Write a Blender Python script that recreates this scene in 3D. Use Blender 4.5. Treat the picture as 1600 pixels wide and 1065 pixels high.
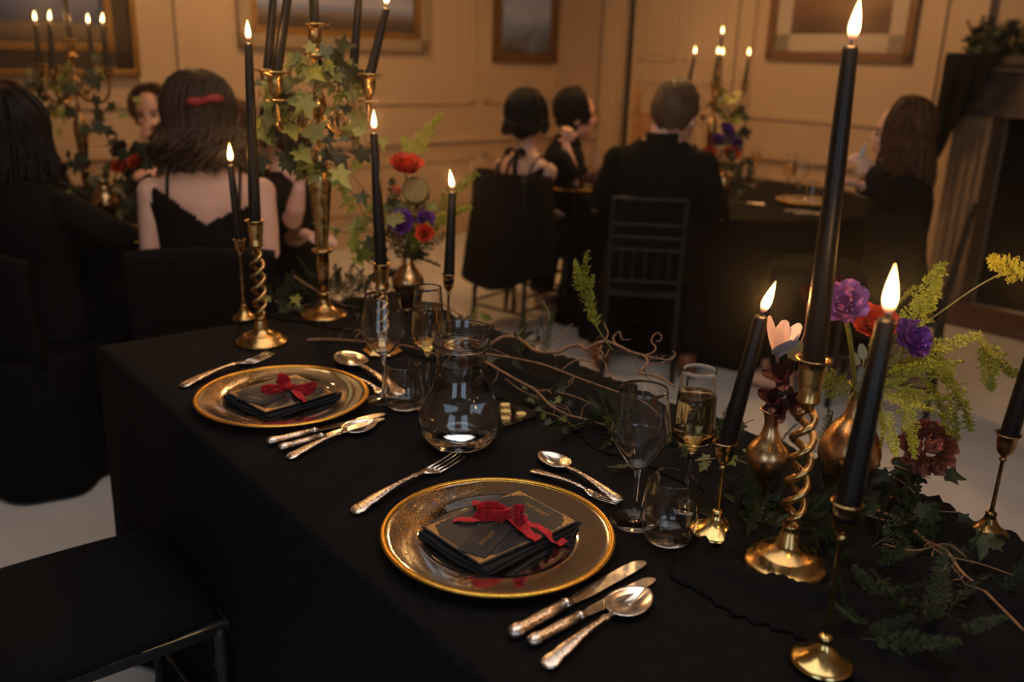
import bpy, bmesh, math, random
import numpy as np
from math import sin, cos, pi, radians, sqrt
from mathutils import Vector, Matrix, Euler, Quaternion
random.seed(7)
SC = bpy.context.scene
COL = SC.collection
for _o in list(bpy.data.objects):
    bpy.data.objects.remove(_o)

# ------------------------------------------------------------------ camera
IW, IH = 1600, 1065
FPX, PITCH, ROLL, CZ = 1400.0, radians(17.65), radians(1.85), 1.41
_cp, _sp, _cr, _sr = cos(PITCH), sin(PITCH), cos(ROLL), sin(ROLL)
FW = Vector((0, _cp, -_sp)); _R0 = Vector((1, 0, 0)); _D0 = Vector((0, -_sp, -_cp))
RX = _cr * _R0 - _sr * _D0
DN = _sr * _R0 + _cr * _D0
CAMPOS = Vector((0, 0, CZ))
cam_data = bpy.data.cameras.new('camera')
cam = bpy.data.objects.new('camera', cam_data); COL.objects.link(cam)
_m = Matrix((RX, -DN, -FW)).transposed().to_4x4(); _m.translation = CAMPOS
cam.matrix_world = _m
cam_data.sensor_width = 36.0
cam_data.lens = 36.0 * FPX / IW
cam_data.clip_start = 0.02; cam_data.clip_end = 60
cam_data.dof.use_dof = True
cam_data.dof.focus_distance = 1.42
cam_data.dof.aperture_fstop = 2.8
SC.camera = cam

# ------------------------------------------------------------------ exposure, world
vs = SC.view_settings
vs.view_transform = 'Standard'; vs.look = 'None'; vs.gamma = 1.0; vs.exposure = 0.5
vs.use_curve_mapping = False
SC.cycles.use_denoising = True
SC.cycles.max_bounces = 10; SC.cycles.transmission_bounces = 10; SC.cycles.transparent_max_bounces = 12
SC.cycles.diffuse_bounces = 3; SC.cycles.glossy_bounces = 4
SC.cycles.caustics_reflective = False; SC.cycles.caustics_refractive = False
SC.cycles.sample_clamp_indirect = 4.0
world = bpy.data.worlds.new('dusk'); SC.world = world; world.use_nodes = True
world.node_tree.nodes['Background'].inputs[0].default_value = (0.30, 0.40, 0.60, 1)
world.node_tree.nodes['Background'].inputs[1].default_value = 0.35
# thin scatter added so the flames get a soft lens-filter glow
_v = world.node_tree.nodes.new('ShaderNodeVolumeScatter'); _v.inputs['Color'].default_value = (1, 1, 1, 1)
_v.inputs['Density'].default_value = 0.014; _v.inputs['Anisotropy'].default_value = 0.93
world.node_tree.links.new(_v.outputs[0], world.node_tree.nodes['World Output'].inputs['Volume'])
SC.cycles.volume_bounces = 0

# light levels (lamps themselves are built with their fixtures further down)
CANDLE_W = 0.70          # watt per candle flame
WARM = (1.0, 0.45, 0.13)
FLASH_BOUNCE_W = 17.0       # stand-in for flash bounced off the ceiling over the table
WINDOW_W = 9.0           # dusk daylight per window behind the camera
CEIL_WARM_W = 38.0       # warm pendant shades over the far tables

# ------------------------------------------------------------------ pixel -> place helpers (frame 1600 x 1065)
def ray(u, v):
    return FW + RX * ((u - IW / 2) / FPX) + DN * ((v - IH / 2) / FPX)
def P(u, v, z=0.75):
    d = ray(u, v); return CAMPOS + d * ((z - CZ) / d.z)
def PY(u, v, y):
    d = ray(u, v); return CAMPOS + d * (y / d.y)
def zat(b, v):
    """height on the vertical through b that shows in picture row v"""
    k = (v - IH / 2) / FPX
    A = b[0] * (DN.x - k * FW.x) + b[1] * (DN.y - k * FW.y)
    return CZ - A / (DN.z - k * FW.z)
def mpp(p):
    return (Vector(p) - CAMPOS).dot(FW) / FPX

# table frame: TA along the table (away from the camera), TN across it
TAZ = radians(-39.9)
TA = Vector((sin(TAZ), cos(TAZ), 0)); TN = Vector((cos(TAZ), -sin(TAZ), 0))
def TP(a, n, z=0.75):
    return TA * a + TN * n + Vector((0, 0, z))
# room frame: corner of the two far walls, x along the back wall, interior is y < 0
RC = Vector((0.47, 8.24, 0)); RANG = radians(-47.0)
RM = Matrix.Translation(RC) @ Matrix.Rotation(RANG, 4, 'Z'); RMI = RM.inverted()
def on_back(u, v, y=0.0):
    o = RMI @ CAMPOS; d = RMI.to_3x3() @ ray(u, v); t = (y - o.y) / d.y; return o + d * t
def on_left(u, v, x=0.0):
    o = RMI @ CAMPOS; d = RMI.to_3x3() @ ray(u, v); t = (x - o.x) / d.x; return o + d * t
def room(x, y, z=0.0):
    return RM @ Vector((x, y, z))

# ------------------------------------------------------------------ mesh builder
class MB:
    def __init__(s): s.v = []; s.f = []; s.m = []
    def add(s, vs, fs, mi=0):
        o = len(s.v); s.v += [tuple(p) for p in vs]; s.f += [tuple(i + o for i in q) for q in fs]; s.m += [mi] * len(fs); return s
    def xf(s, M, start=0):
        s.v[start:] = [tuple(M @ Vector(p)) for p in s.v[start:]]; return s
    def box(s, c, d, M=None, mi=0):
        x, y, z = c; a, b, h = d[0] / 2, d[1] / 2, d[2] / 2
        vs = [Vector((x + i * a, y + j * b, z + k * h)) for i in (-1, 1) for j in (-1, 1) for k in (-1, 1)]
        if M: vs = [M @ p for p in vs]
        return s.add(vs, [(0, 1, 3, 2), (4, 6, 7, 5), (0, 4, 5, 1), (2, 3, 7, 6), (0, 2, 6, 4), (1, 5, 7, 3)], mi)
    def lathe(s, prof, seg=32, c=(0, 0, 0), cap0=True, cap1=True, M=None, ecc=1.0, mi=0):
        vs = []; fs = []; n = len(prof)
        for r, z in prof:
            for k in range(seg):
                a = 2 * pi * k / seg; vs.append(Vector((c[0] + r * cos(a), c[1] + r * ecc * sin(a), c[2] + z)))
        for i in range(n - 1):
            for k in range(seg):
                k2 = (k + 1) % seg; fs.append((i * seg + k, i * seg + k2, (i + 1) * seg + k2, (i + 1) * seg + k))
        if cap0: fs.append(tuple(range(seg - 1, -1, -1)))
        if cap1: fs.append(tuple((n - 1) * seg + k for k in range(seg)))
        if M: vs = [M @ p for p in vs]
        return s.add(vs, fs, mi)
    def loft(s, rings, cap=True, mi=0):
        n = len(rings); k0 = len(rings[0]); vs = [p for r in rings for p in r]; fs = []
        for i in range(n - 1):
            for k in range(k0):
                k2 = (k + 1) % k0; fs.append((i * k0 + k, i * k0 + k2, (i + 1) * k0 + k2, (i + 1) * k0 + k))
        if cap: fs += [tuple(range(k0 - 1, -1, -1)), tuple((n - 1) * k0 + k for k in range(k0))]
        return s.add(vs, fs, mi)
    def tube(s, pts, rad, seg=8, cap=True, flat=1.0, mi=0, up0=None):
        pts = [Vector(p) for p in pts]; n = len(pts)
        if not hasattr(rad, '__len__'): rad = [rad] * n
        t = [(pts[min(i + 1, n - 1)] - pts[max(i - 1, 0)]).normalized() for i in range(n)]
        up = Vector(up0) if up0 is not None else (Vector((0, 0, 1)) if abs(t[0].z) < 0.9 else Vector((0, 1, 0)))
        u = (up - t[0] * up.dot(t[0])).normalized(); rings = []
        for i in range(n):
            u = (u - t[i] * u.dot(t[i]))
            u = u.normalized() if u.length > 1e-6 else t[i].orthogonal().normalized()
            w = t[i].cross(u)
            rings.append([pts[i] + (u * (cos(2 * pi * k / seg) * flat) + w * sin(2 * pi * k / seg)) * rad[i] for k in range(seg)])
        return s.loft(rings, cap, mi)
    def ball(s, c, r, seg=16, rings=10, M=None, mi=0):
        if not hasattr(r, '__len__'): r = (r, r, r)
        vs = [Vector((c[0], c[1], c[2] - r[2]))]; fs = []
        for i in range(1, rings):
            th = pi * i / rings
            for k in range(seg):
                a = 2 * pi * k / seg
                vs.append(Vector((c[0] + r[0] * sin(th) * cos(a), c[1] + r[1] * sin(th) * sin(a), c[2] - r[2] * cos(th))))
        vs.append(Vector((c[0], c[1], c[2] + r[2]))); e = len(vs) - 1
        for k in range(seg):
            k2 = (k + 1) % seg; fs.append((0, 1 + k2, 1 + k)); b = 1 + (rings - 2) * seg; fs.append((e, b + k, b + k2))
            for i in range(rings - 2):
                q = 1 + i * seg; fs.append((q + k, q + k2, q + seg + k2, q + seg + k))
        if M: vs = [M @ p for p in vs]
        return s.add(vs, fs, mi)
    def grid(s, fn, nu, nv, mi=0):
        vs = [fn(i / nu, j / nv) for i in range(nu + 1) for j in range(nv + 1)]
        fs = [(i * (nv + 1) + j, (i + 1) * (nv + 1) + j, (i + 1) * (nv + 1) + j + 1, i * (nv + 1) + j + 1) for i in range(nu) for j in range(nv)]
        return s.add(vs, fs, mi)
    def prism(s, poly, z0, z1, M=None, mi=0):
        n = len(poly); vs = [Vector((x, y, z0)) for x, y in poly] + [Vector((x, y, z1)) for x, y in poly]
        fs = [tuple(range(n - 1, -1, -1)), tuple(range(n, 2 * n))] + [(k, (k + 1) % n, n + (k + 1) % n, n + k) for k in range(n)]
        if M: vs = [M @ p for p in vs]
        return s.add(vs, fs, mi)
    def mesh(s, name, mat=None, smooth=True):
        me = bpy.data.meshes.new(name); me.from_pydata(s.v, [], s.f); me.update()
        mats = mat if isinstance(mat, (list, tuple)) else [mat]
        for q in mats:
            if q: me.materials.append(q)
        if len(mats) > 1: me.polygons.foreach_set('material_index', s.m)
        if smooth: me.polygons.foreach_set('use_smooth', [True] * len(me.polygons))
        return me
    def build(s, name, mat, parent=None, smooth=True, M=None, bevel=0, sharp=None):
        return link(name, s.mesh(name, mat, smooth), parent, M, bevel, sharp)

def link(name, data, parent=None, M=None, bevel=0, sharp=None):
    o = bpy.data.objects.new(name, data); COL.objects.link(o)
    if parent: o.parent = parent
    if M is not None: o.matrix_local = M
    if bevel:
        b = o.modifiers.new('bevel', 'BEVEL'); b.width = bevel; b.segments = 2; b.limit_method = 'ANGLE'; b.angle_limit = radians(40)
    if sharp is not None and data is not None:
        data.set_sharp_from_angle(angle=radians(sharp))
    return o
def tag(o, label, cat, group=None, kind=None):
    o['label'] = label
    if cat: o['category'] = cat
    if group: o['group'] = group
    if kind: o['kind'] = kind
    return o
def thing(name, label, cat, loc=(0, 0, 0), rz=0.0, group=None, kind=None):
    o = bpy.data.objects.new(name, None); COL.objects.link(o); o.empty_display_size = 0.05
    o.location = loc; o.rotation_euler = (0, 0, rz)
    return tag(o, label, cat, group, kind)
def place(o, loc, rz=0.0):
    o.location = loc; o.rotation_euler = (0, 0, rz); return o
def structure(o, label=None):
    o['kind'] = 'structure'
    if label: o['label'] = label
    return o
def dup(root, loc=None, rot=None, scale=None, label=None):
    r = root.copy(); COL.objects.link(r)
    if loc is not None: r.location = loc
    if rot is not None: r.rotation_euler = rot
    if scale is not None: r.scale = (scale,) * 3
    if label: r['label'] = label
    for ch in root.children:
        c = ch.copy(); COL.objects.link(c); c.parent = r
        for g in ch.children:
            d = g.copy(); COL.objects.link(d); d.parent = c
    return r
def Rz(a): return Matrix.Rotation(a, 4, 'Z')
def Tr(x, y=None, z=None): return Matrix.Translation((x, y, z) if y is not None else x)
def align_z(d, roll=0.0):
    d = Vector(d).normalized(); q = Vector((0, 0, 1)).rotation_difference(d); return q.to_matrix().to_4x4() @ Rz(roll)
def spline(pts, n=8):
    pts = [Vector(p) for p in pts]; out = []
    for i in range(len(pts) - 1):
        a = pts[max(i - 1, 0)]; b = pts[i]; c = pts[i + 1]; d = pts[min(i + 2, len(pts) - 1)]
        for k in range(n):
            t = k / n; out.append(0.5 * ((2 * b) + (c - a) * t + (2 * a - 5 * b + 4 * c - d) * t * t + (3 * b - a - 3 * c + d) * t ** 3))
    out.append(pts[-1]); return out
def lerp(a, b, t): return a + (b - a) * t
def evaluated(o):
    dg = bpy.context.evaluated_depsgraph_get(); dg.update()
    return bpy.data.meshes.new_from_object(o.evaluated_get(dg))
def remeshed(mb, name, mat, voxel=0.012, smooth=2):
    me = mb.mesh('tmp', mat); o = bpy.data.objects.new('tmp', me); COL.objects.link(o)
    r = o.modifiers.new('r', 'REMESH'); r.mode = 'VOXEL'; r.voxel_size = voxel; r.use_smooth_shade = True
    if smooth:
        q = o.modifiers.new('s', 'SMOOTH'); q.iterations = smooth; q.factor = 0.5
    n = evaluated(o); n.name = name
    bpy.data.objects.remove(o); bpy.data.meshes.remove(me)
    if not n.materials: n.materials.append(mat)
    return n

# ------------------------------------------------------------------ materials
def nmat(name):
    m = bpy.data.materials.new(name); m.use_nodes = True
    nt = m.node_tree; return m, nt, nt.nodes['Principled BSDF']
def N(nt, t, **kw):
    n = nt.nodes.new(t)
    for k, v in kw.items():
        if k.startswith('i_'):
            key = k[2:]; key = int(key) if key.isdigit() else key
            n.inputs[key].default_value = v
        else: setattr(n, k, v)
    return n
def ramp(nt, stops, interp='LINEAR'):
    r = N(nt, 'ShaderNodeValToRGB'); r.color_ramp.interpolation = interp; e = r.color_ramp.elements
    while len(e) < len(stops): e.new(0.5)
    for k, (p, c) in enumerate(stops):
        e[k].position = p; e[k].color = (c[0], c[1], c[2], 1) if hasattr(c, '__len__') else (c, c, c, 1)
    return r
def mat(name, col, rough=0.5, metal=0.0, var=0.15, scale=20.0, bump=0.0, bscale=None, spec=0.5, sheen=0.0, coat=0.0, sss=0.0, rnd=0.0, rvar=0.0):
    m, nt, b = nmat(name); L = nt.links.new
    tc = N(nt, 'ShaderNodeTexCoord'); nz = N(nt, 'ShaderNodeTexNoise', i_Scale=scale, i_Detail=4.0)
    L(tc.outputs['Object'], nz.inputs['Vector'])
    lo = tuple(c * (1 - var) for c in col); hi = tuple(min(1, c * (1 + var)) for c in col)
    r = ramp(nt, [(0.3, lo), (0.7, hi)]); L(nz.outputs['Fac'], r.inputs[0]); out = r.outputs[0]
    if rnd:
        oi = N(nt, 'ShaderNodeObjectInfo'); hs = N(nt, 'ShaderNodeHueSaturation')
        mr = N(nt, 'ShaderNodeMapRange', i_3=1 - rnd, i_4=1 + rnd); L(oi.outputs['Random'], mr.inputs[0])
        L(mr.outputs[0], hs.inputs['Value']); L(out, hs.inputs['Color']); out = hs.outputs[0]
    L(out, b.inputs['Base Color'])
    b.inputs['Roughness'].default_value = rough; b.inputs['Metallic'].default_value = metal
    b.inputs['Specular IOR Level'].default_value = spec
    if rvar:
        r2 = ramp(nt, [(0.3, max(0, rough - rvar)), (0.7, min(1, rough + rvar))]); L(nz.outputs['Fac'], r2.inputs[0]); L(r2.outputs[0], b.inputs['Roughness'])
    if sheen: b.inputs['Sheen Weight'].default_value = sheen; b.inputs['Sheen Roughness'].default_value = 0.4
    if coat: b.inputs['Coat Weight'].default_value = coat
    if sss:
        b.inputs['Subsurface Weight'].default_value = sss; b.inputs['Subsurface Radius'].default_value = (0.01, 0.004, 0.002); b.inputs['Subsurface Scale'].default_value = 0.5
    if bump:
        n2 = N(nt, 'ShaderNodeTexNoise', i_Scale=bscale or scale * 4, i_Detail=3.0); L(tc.outputs['Object'], n2.inputs['Vector'])
        bp = N(nt, 'ShaderNodeBump', i_Strength=min(1, bump), i_Distance=0.002); L(n2.outputs['Fac'], bp.inputs['Height']); L(bp.outputs[0], b.inputs['Normal'])
    return m
def glassmat(name, col=(1, 1, 1), ior=1.45, rough=0.0, bump=0.0, bscale=60):
    m, nt, b = nmat(name)
    b.inputs['Base Color'].default_value = (*col, 1); b.inputs['Roughness'].default_value = rough
    b.inputs['IOR'].default_value = ior; b.inputs['Transmission Weight'].default_value = 1.0
    if bump:
        tc = N(nt, 'ShaderNodeTexCoord'); nz = N(nt, 'ShaderNodeTexNoise', i_Scale=bscale, i_Detail=3.0)
        bp = N(nt, 'ShaderNodeBump', i_Strength=bump, i_Distance=0.002)
        nt.links.new(tc.outputs['Object'], nz.inputs['Vector']); nt.links.new(nz.outputs['Fac'], bp.inputs['Height']); nt.links.new(bp.outputs[0], b.inputs['Normal'])
    return m

M = {}
M['wall'] = mat('cream_paint', (0.56, 0.40, 0.27), 0.62, var=0.04, scale=3, bump=0.05, bscale=60)
M['wall_trim'] = mat('cream_gloss_paint', (0.58, 0.42, 0.28), 0.45, var=0.04, scale=4)
M['ceiling'] = mat('ceiling_white', (0.36, 0.31, 0.25), 0.8, var=0.03, scale=2)
M['floor'] = mat('pale_grey_vinyl', (0.76, 0.70, 0.65), 0.62, var=0.07, scale=5, bump=0.08, bscale=90)
M['black_cloth'] = mat('black_cotton', (0.0068, 0.0060, 0.0062), 0.9, var=0.3, scale=90, bump=0.35, bscale=700, spec=0.12, sheen=0.0)
M['gauze'] = mat('black_gauze', (0.0064, 0.0058, 0.0062), 0.92, var=0.4, scale=160, bump=0.7, bscale=380, spec=0.12, sheen=0.0)
M['dress'] = mat('black_dress_fabric', (0.0065, 0.0058, 0.0062), 0.85, var=0.25, scale=60, bump=0.3, bscale=300, spec=0.15, sheen=0.0)
M['chair_black'] = mat('black_lacquer', (0.0065, 0.006, 0.006), 0.5, var=0.2, scale=30, bump=0.1)
M['seat_pad'] = mat('black_seat_fabric', (0.0055, 0.0055, 0.006), 0.9, var=0.25, scale=120, bump=0.4, bscale=500, spec=0.15)
M['worn_gold'] = mat('worn_gold_edge', (0.55, 0.33, 0.12), 0.4, 0.8, var=0.3, scale=60)
M['wax'] = mat('black_wax', (0.006, 0.005, 0.005), 0.36, var=0.2, scale=40, bump=0.08, bscale=70, spec=0.3)
M['wick'] = mat('burnt_wick', (0.02, 0.012, 0.008), 0.9)
M['brass'] = mat('aged_brass', (0.62, 0.38, 0.14), 0.26, 1.0, var=0.35, scale=45, bump=0.12, bscale=60, rvar=0.10)
M['brass_dark'] = mat('dark_aged_brass', (0.42, 0.24, 0.085), 0.32, 1.0, var=0.4, scale=40, bump=0.15, bscale=80, rvar=0.12)
M['brass_bright'] = mat('polished_brass', (0.85, 0.58, 0.22), 0.16, 1.0, var=0.15, scale=30, bump=0.05, rvar=0.05)
M['copper_brass'] = mat('copper_toned_brass', (0.68, 0.42, 0.20), 0.27, 1.0, var=0.3, scale=35, bump=0.2, bscale=90, rvar=0.1)
M['silver'] = mat('silver_plate', (0.92, 0.82, 0.74), 0.22, 1.0, var=0.12, scale=60, bump=0.05, rvar=0.06)
M['silver_worn'] = mat('engraved_silver', (0.86, 0.70, 0.60), 0.30, 1.0, var=0.25, scale=260, bump=0.32, bscale=260, rvar=0.1)
M['glass'] = glassmat('clear_glass')
M['jug_glass'] = glassmat('jug_glass', ior=1.45, bump=0.14, bscale=26)
M['water'] = glassmat('water', (0.98, 0.99, 1.0), 1.33, bump=0.12, bscale=45)
M['champagne'] = glassmat('champagne', (1.0, 0.78, 0.36), 1.34, bump=0.10, bscale=90)
M['butter'] = mat('butter', (0.80, 0.58, 0.22), 0.5, var=0.1, scale=90, bump=0.2)
M['card'] = mat('charcoal_card', (0.022, 0.021, 0.023), 0.6, var=0.25, scale=90, bump=0.2)
M['napkin'] = mat('black_napkin_linen', (0.008, 0.008, 0.009), 0.9, var=0.2, scale=150, bump=0.4, bscale=500)
M['tag'] = mat('dark_brown_tag_card', (0.026, 0.020, 0.018), 0.7, var=0.2, scale=110, bump=0.2)
M['gold_ink'] = mat('gold_ink', (0.62, 0.36, 0.13), 0.35, 0.75, var=0.3, scale=200)
M['pale_ink'] = mat('pale_ink', (0.42, 0.33, 0.25), 0.6, var=0.2, scale=200)
M['velvet'] = mat('red_velvet', (0.56, 0.010, 0.018), 0.8, var=0.3, scale=120, bump=0.5, bscale=300, sheen=0.12)
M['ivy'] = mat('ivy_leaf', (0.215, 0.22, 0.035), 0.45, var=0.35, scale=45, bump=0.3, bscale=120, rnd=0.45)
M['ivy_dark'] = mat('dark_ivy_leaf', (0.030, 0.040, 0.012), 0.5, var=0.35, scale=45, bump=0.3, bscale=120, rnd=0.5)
M['stem'] = mat('brown_vine_stem', (0.20, 0.115, 0.05), 0.7, var=0.3, scale=60, bump=0.4)
M['willow'] = mat('willow_bark', (0.25, 0.125, 0.06), 0.62, var=0.35, scale=70, bump=0.5, bscale=200)
M['green_stem'] = mat('green_flower_stem', (0.19, 0.19, 0.04), 0.5, var=0.2, scale=40)
M['pink_stem'] = mat('pink_flower_stem', (0.36, 0.15, 0.13), 0.5, var=0.2, scale=40)
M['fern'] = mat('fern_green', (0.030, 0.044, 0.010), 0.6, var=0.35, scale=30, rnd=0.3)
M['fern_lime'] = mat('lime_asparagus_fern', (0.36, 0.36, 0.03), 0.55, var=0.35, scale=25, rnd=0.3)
M['moss'] = mat('dark_moss', (0.018, 0.026, 0.008), 0.9, var=0.5, scale=60, bump=0.9, bscale=160)
M['petal_red'] = mat('scarlet_petal', (0.62, 0.045, 0.012), 0.55, var=0.3, scale=60, rnd=0.25)
M['petal_coral'] = mat('coral_petal', (0.60, 0.16, 0.09), 0.55, var=0.25, scale=60, rnd=0.2)
M['petal_purple'] = mat('violet_petal', (0.15, 0.035, 0.33), 0.5, var=0.4, scale=60, rnd=0.3)
M['petal_lilac'] = mat('lilac_petal', (0.34, 0.12, 0.40), 0.5, var=0.35, scale=60, rnd=0.25)
M['petal_blush'] = mat('blush_petal', (0.62, 0.50, 0.49), 0.5, var=0.25, scale=50, rnd=0.1)
M['petal_wine'] = mat('wine_dark_petal', (0.055, 0.012, 0.014), 0.5, var=0.5, scale=60, rnd=0.4)
M['dahlia'] = mat('dusky_dahlia_petal', (0.40, 0.13, 0.085), 0.5, var=0.35, scale=50, rnd=0.3)
M['disc_leaf'] = mat('olive_disc_leaf', (0.22, 0.17, 0.045), 0.5, var=0.3, scale=40)
M['eucalyptus'] = mat('dusty_green_leaf', (0.15, 0.17, 0.12), 0.5, var=0.2, scale=40, rnd=0.2)
M['skin'] = mat('fair_skin', (0.84, 0.49, 0.36), 0.5, var=0.08, scale=14, bump=0.05, sss=0.0)
M['skin_flush'] = mat('lips', (0.42, 0.12, 0.10), 0.5)
M['hair_dark'] = mat('dark_brown_hair', (0.034, 0.017, 0.012), 0.5, var=0.6, scale=60, bump=0.3, bscale=300, spec=0.25)
M['hair_black'] = mat('black_hair', (0.010, 0.007, 0.007), 0.5, var=0.6, scale=60, bump=0.3, bscale=300, spec=0.2)
M['hair_brown'] = mat('chestnut_hair', (0.085, 0.036, 0.018), 0.55, var=0.6, scale=60, bump=0.3, bscale=300, spec=0.2)
M['hair_short'] = mat('short_brown_hair', (0.085, 0.042, 0.022), 0.55, var=0.6, scale=120, bump=0.6, bscale=300)
M['eye'] = mat('eye', (0.02, 0.015, 0.012), 0.2)
M['red_clip'] = mat('red_hair_clip', (0.40, 0.02, 0.02), 0.5)
M['shoe'] = mat('tan_shoe_leather', (0.20, 0.068, 0.022), 0.45, var=0.25, scale=40)
M['sock'] = mat('charcoal_trousers', (0.014, 0.013, 0.014), 0.9)
M['gold_frame'] = mat('gilt_frame', (0.36, 0.19, 0.05), 0.38, 0.75, var=0.35, scale=50, bump=0.4)
M['dark_frame'] = mat('dark_wood_frame', (0.035, 0.020, 0.012), 0.4, var=0.3, scale=40)
M['pale_frame'] = mat('limed_frame', (0.34, 0.25, 0.17), 0.5, var=0.15, scale=40)
M['bronze_frame'] = mat('bronze_frame', (0.21, 0.10, 0.035), 0.42, 0.4, var=0.3, scale=40)
M['brown_frame'] = mat('walnut_frame', (0.17, 0.075, 0.03), 0.45, var=0.25, scale=30)
M['mat_board'] = mat('white_mat_board', (0.50, 0.41, 0.33), 0.8, var=0.03, scale=20)
M['wood'] = mat('honey_oak', (0.36, 0.17, 0.05), 0.42, var=0.25, scale=12)
M['stone'] = mat('carved_grey_stone', (0.075, 0.055, 0.042), 0.75, var=0.4, scale=14, bump=0.9, bscale=30)
M['stone_pale'] = mat('pale_stone', (0.24, 0.165, 0.105), 0.7, var=0.2, scale=10, bump=0.3)
M['dull_black'] = mat('dull_black_surface', (0.006, 0.005, 0.005), 0.95)
M['hearth'] = mat('hearth_red_stone', (0.12, 0.062, 0.045), 0.6, var=0.2, scale=10)
M['plate_brass'] = mat('brass_wall_plate', (0.34, 0.19, 0.05), 0.4, 0.7)
M['lighter'] = mat('pale_plastic', (0.55, 0.52, 0.50), 0.4)
M['lamp_body'] = mat('white_enamel', (0.6, 0.6, 0.6), 0.4)
M['pane'] = mat('dusk_window_pane', (0.03, 0.04, 0.06), 0.1, var=0.1)
M['window_frame'] = mat('window_paint', (0.5, 0.42, 0.32), 0.5)

def flame_material():
    m, nt, b = nmat('candle_flame'); nt.nodes.remove(b); L = nt.links.new
    tc = N(nt, 'ShaderNodeTexCoord'); sx = N(nt, 'ShaderNodeSeparateXYZ'); L(tc.outputs['Generated'], sx.inputs[0])
    r = ramp(nt, [(0.0, (0.06, 0.05, 0.20)), (0.10, (0.75, 0.25, 0.10)), (0.28, (1, 0.62, 0.26)), (0.8, (1, 0.62, 0.24)), (1.0, (1, 0.42, 0.09))])
    s = ramp(nt, [(0.0, 0.02), (0.12, 0.10), (0.30, 1.0), (1.0, 0.85)])
    L(sx.outputs[2], r.inputs[0]); L(sx.outputs[2], s.inputs[0])
    e = N(nt, 'ShaderNodeEmission'); ml = N(nt, 'ShaderNodeMath', operation='MULTIPLY', i_1=9.0)
    L(s.outputs[0], ml.inputs[0]); L(r.outputs[0], e.inputs[0]); L(ml.outputs[0], e.inputs[1])
    L(e.outputs[0], nt.nodes['Material Output'].inputs[0]); m.cycles.emission_sampling = 'NONE'; return m
M['flame'] = flame_material()

def glitter_gold():
    m, nt, b = nmat('glitter_gold_rim'); L = nt.links.new
    tc = N(nt, 'ShaderNodeTexCoord'); nz = N(nt, 'ShaderNodeTexVoronoi', i_Scale=420.0); L(tc.outputs['Object'], nz.inputs['Vector'])
    r = ramp(nt, [(0.0, (0.40, 0.18, 0.02)), (0.6, (0.80, 0.46, 0.07)), (1.0, (0.95, 0.62, 0.14))]); L(nz.outputs['Distance'], r.inputs[0]); L(r.outputs[0], b.inputs['Base Color'])
    b.inputs['Metallic'].default_value = 1.0; b.inputs['Roughness'].default_value = 0.34
    bp = N(nt, 'ShaderNodeBump', i_Strength=0.9, i_Distance=0.002); L(nz.outputs['Color'], bp.inputs['Height']); L(bp.outputs[0], b.inputs['Normal'])
    return m
M['gold_rim'] = glitter_gold()

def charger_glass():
    """smoky clear glass with candle glints painted as gold flecks along one side"""
    m, nt, b = nmat('glint_flecked_glass'); L = nt.links.new
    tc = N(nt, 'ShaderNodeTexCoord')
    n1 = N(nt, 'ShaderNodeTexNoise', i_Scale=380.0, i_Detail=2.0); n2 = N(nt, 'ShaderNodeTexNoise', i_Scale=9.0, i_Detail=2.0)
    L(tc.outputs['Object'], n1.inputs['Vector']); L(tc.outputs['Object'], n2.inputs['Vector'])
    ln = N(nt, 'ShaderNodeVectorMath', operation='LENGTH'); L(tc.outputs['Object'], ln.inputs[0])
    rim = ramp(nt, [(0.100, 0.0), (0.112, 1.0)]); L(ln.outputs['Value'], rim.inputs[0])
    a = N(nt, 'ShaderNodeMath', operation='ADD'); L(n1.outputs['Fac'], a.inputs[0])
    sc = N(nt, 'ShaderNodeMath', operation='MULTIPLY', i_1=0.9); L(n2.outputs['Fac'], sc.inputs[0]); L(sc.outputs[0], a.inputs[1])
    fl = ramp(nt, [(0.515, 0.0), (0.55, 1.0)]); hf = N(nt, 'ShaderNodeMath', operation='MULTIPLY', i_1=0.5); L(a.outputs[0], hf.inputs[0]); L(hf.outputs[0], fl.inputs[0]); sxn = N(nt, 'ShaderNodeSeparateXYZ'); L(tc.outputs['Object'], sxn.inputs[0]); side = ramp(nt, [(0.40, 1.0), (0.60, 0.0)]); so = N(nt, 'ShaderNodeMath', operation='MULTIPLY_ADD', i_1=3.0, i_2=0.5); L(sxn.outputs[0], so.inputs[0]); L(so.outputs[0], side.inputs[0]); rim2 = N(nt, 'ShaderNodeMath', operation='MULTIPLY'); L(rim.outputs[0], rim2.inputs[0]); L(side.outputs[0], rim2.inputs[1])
    mk = N(nt, 'ShaderNodeMath', operation='MULTIPLY'); L(fl.outputs[0], mk.inputs[0]); L(rim2.outputs[0], mk.inputs[1])  # painted candle glints, kept to one side of the rim
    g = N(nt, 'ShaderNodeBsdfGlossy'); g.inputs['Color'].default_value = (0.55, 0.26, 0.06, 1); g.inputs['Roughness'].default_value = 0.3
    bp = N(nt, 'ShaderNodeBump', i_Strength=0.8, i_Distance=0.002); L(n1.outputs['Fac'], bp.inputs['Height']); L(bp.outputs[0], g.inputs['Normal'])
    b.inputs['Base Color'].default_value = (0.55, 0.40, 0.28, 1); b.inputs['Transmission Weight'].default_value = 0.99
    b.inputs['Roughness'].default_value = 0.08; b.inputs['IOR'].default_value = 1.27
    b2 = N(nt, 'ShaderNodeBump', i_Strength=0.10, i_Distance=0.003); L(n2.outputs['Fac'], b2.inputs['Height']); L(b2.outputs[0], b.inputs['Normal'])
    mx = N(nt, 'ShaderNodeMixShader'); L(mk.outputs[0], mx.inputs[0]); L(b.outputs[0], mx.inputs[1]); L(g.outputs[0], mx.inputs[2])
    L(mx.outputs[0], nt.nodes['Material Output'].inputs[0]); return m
M['charger'] = charger_glass()

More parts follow.
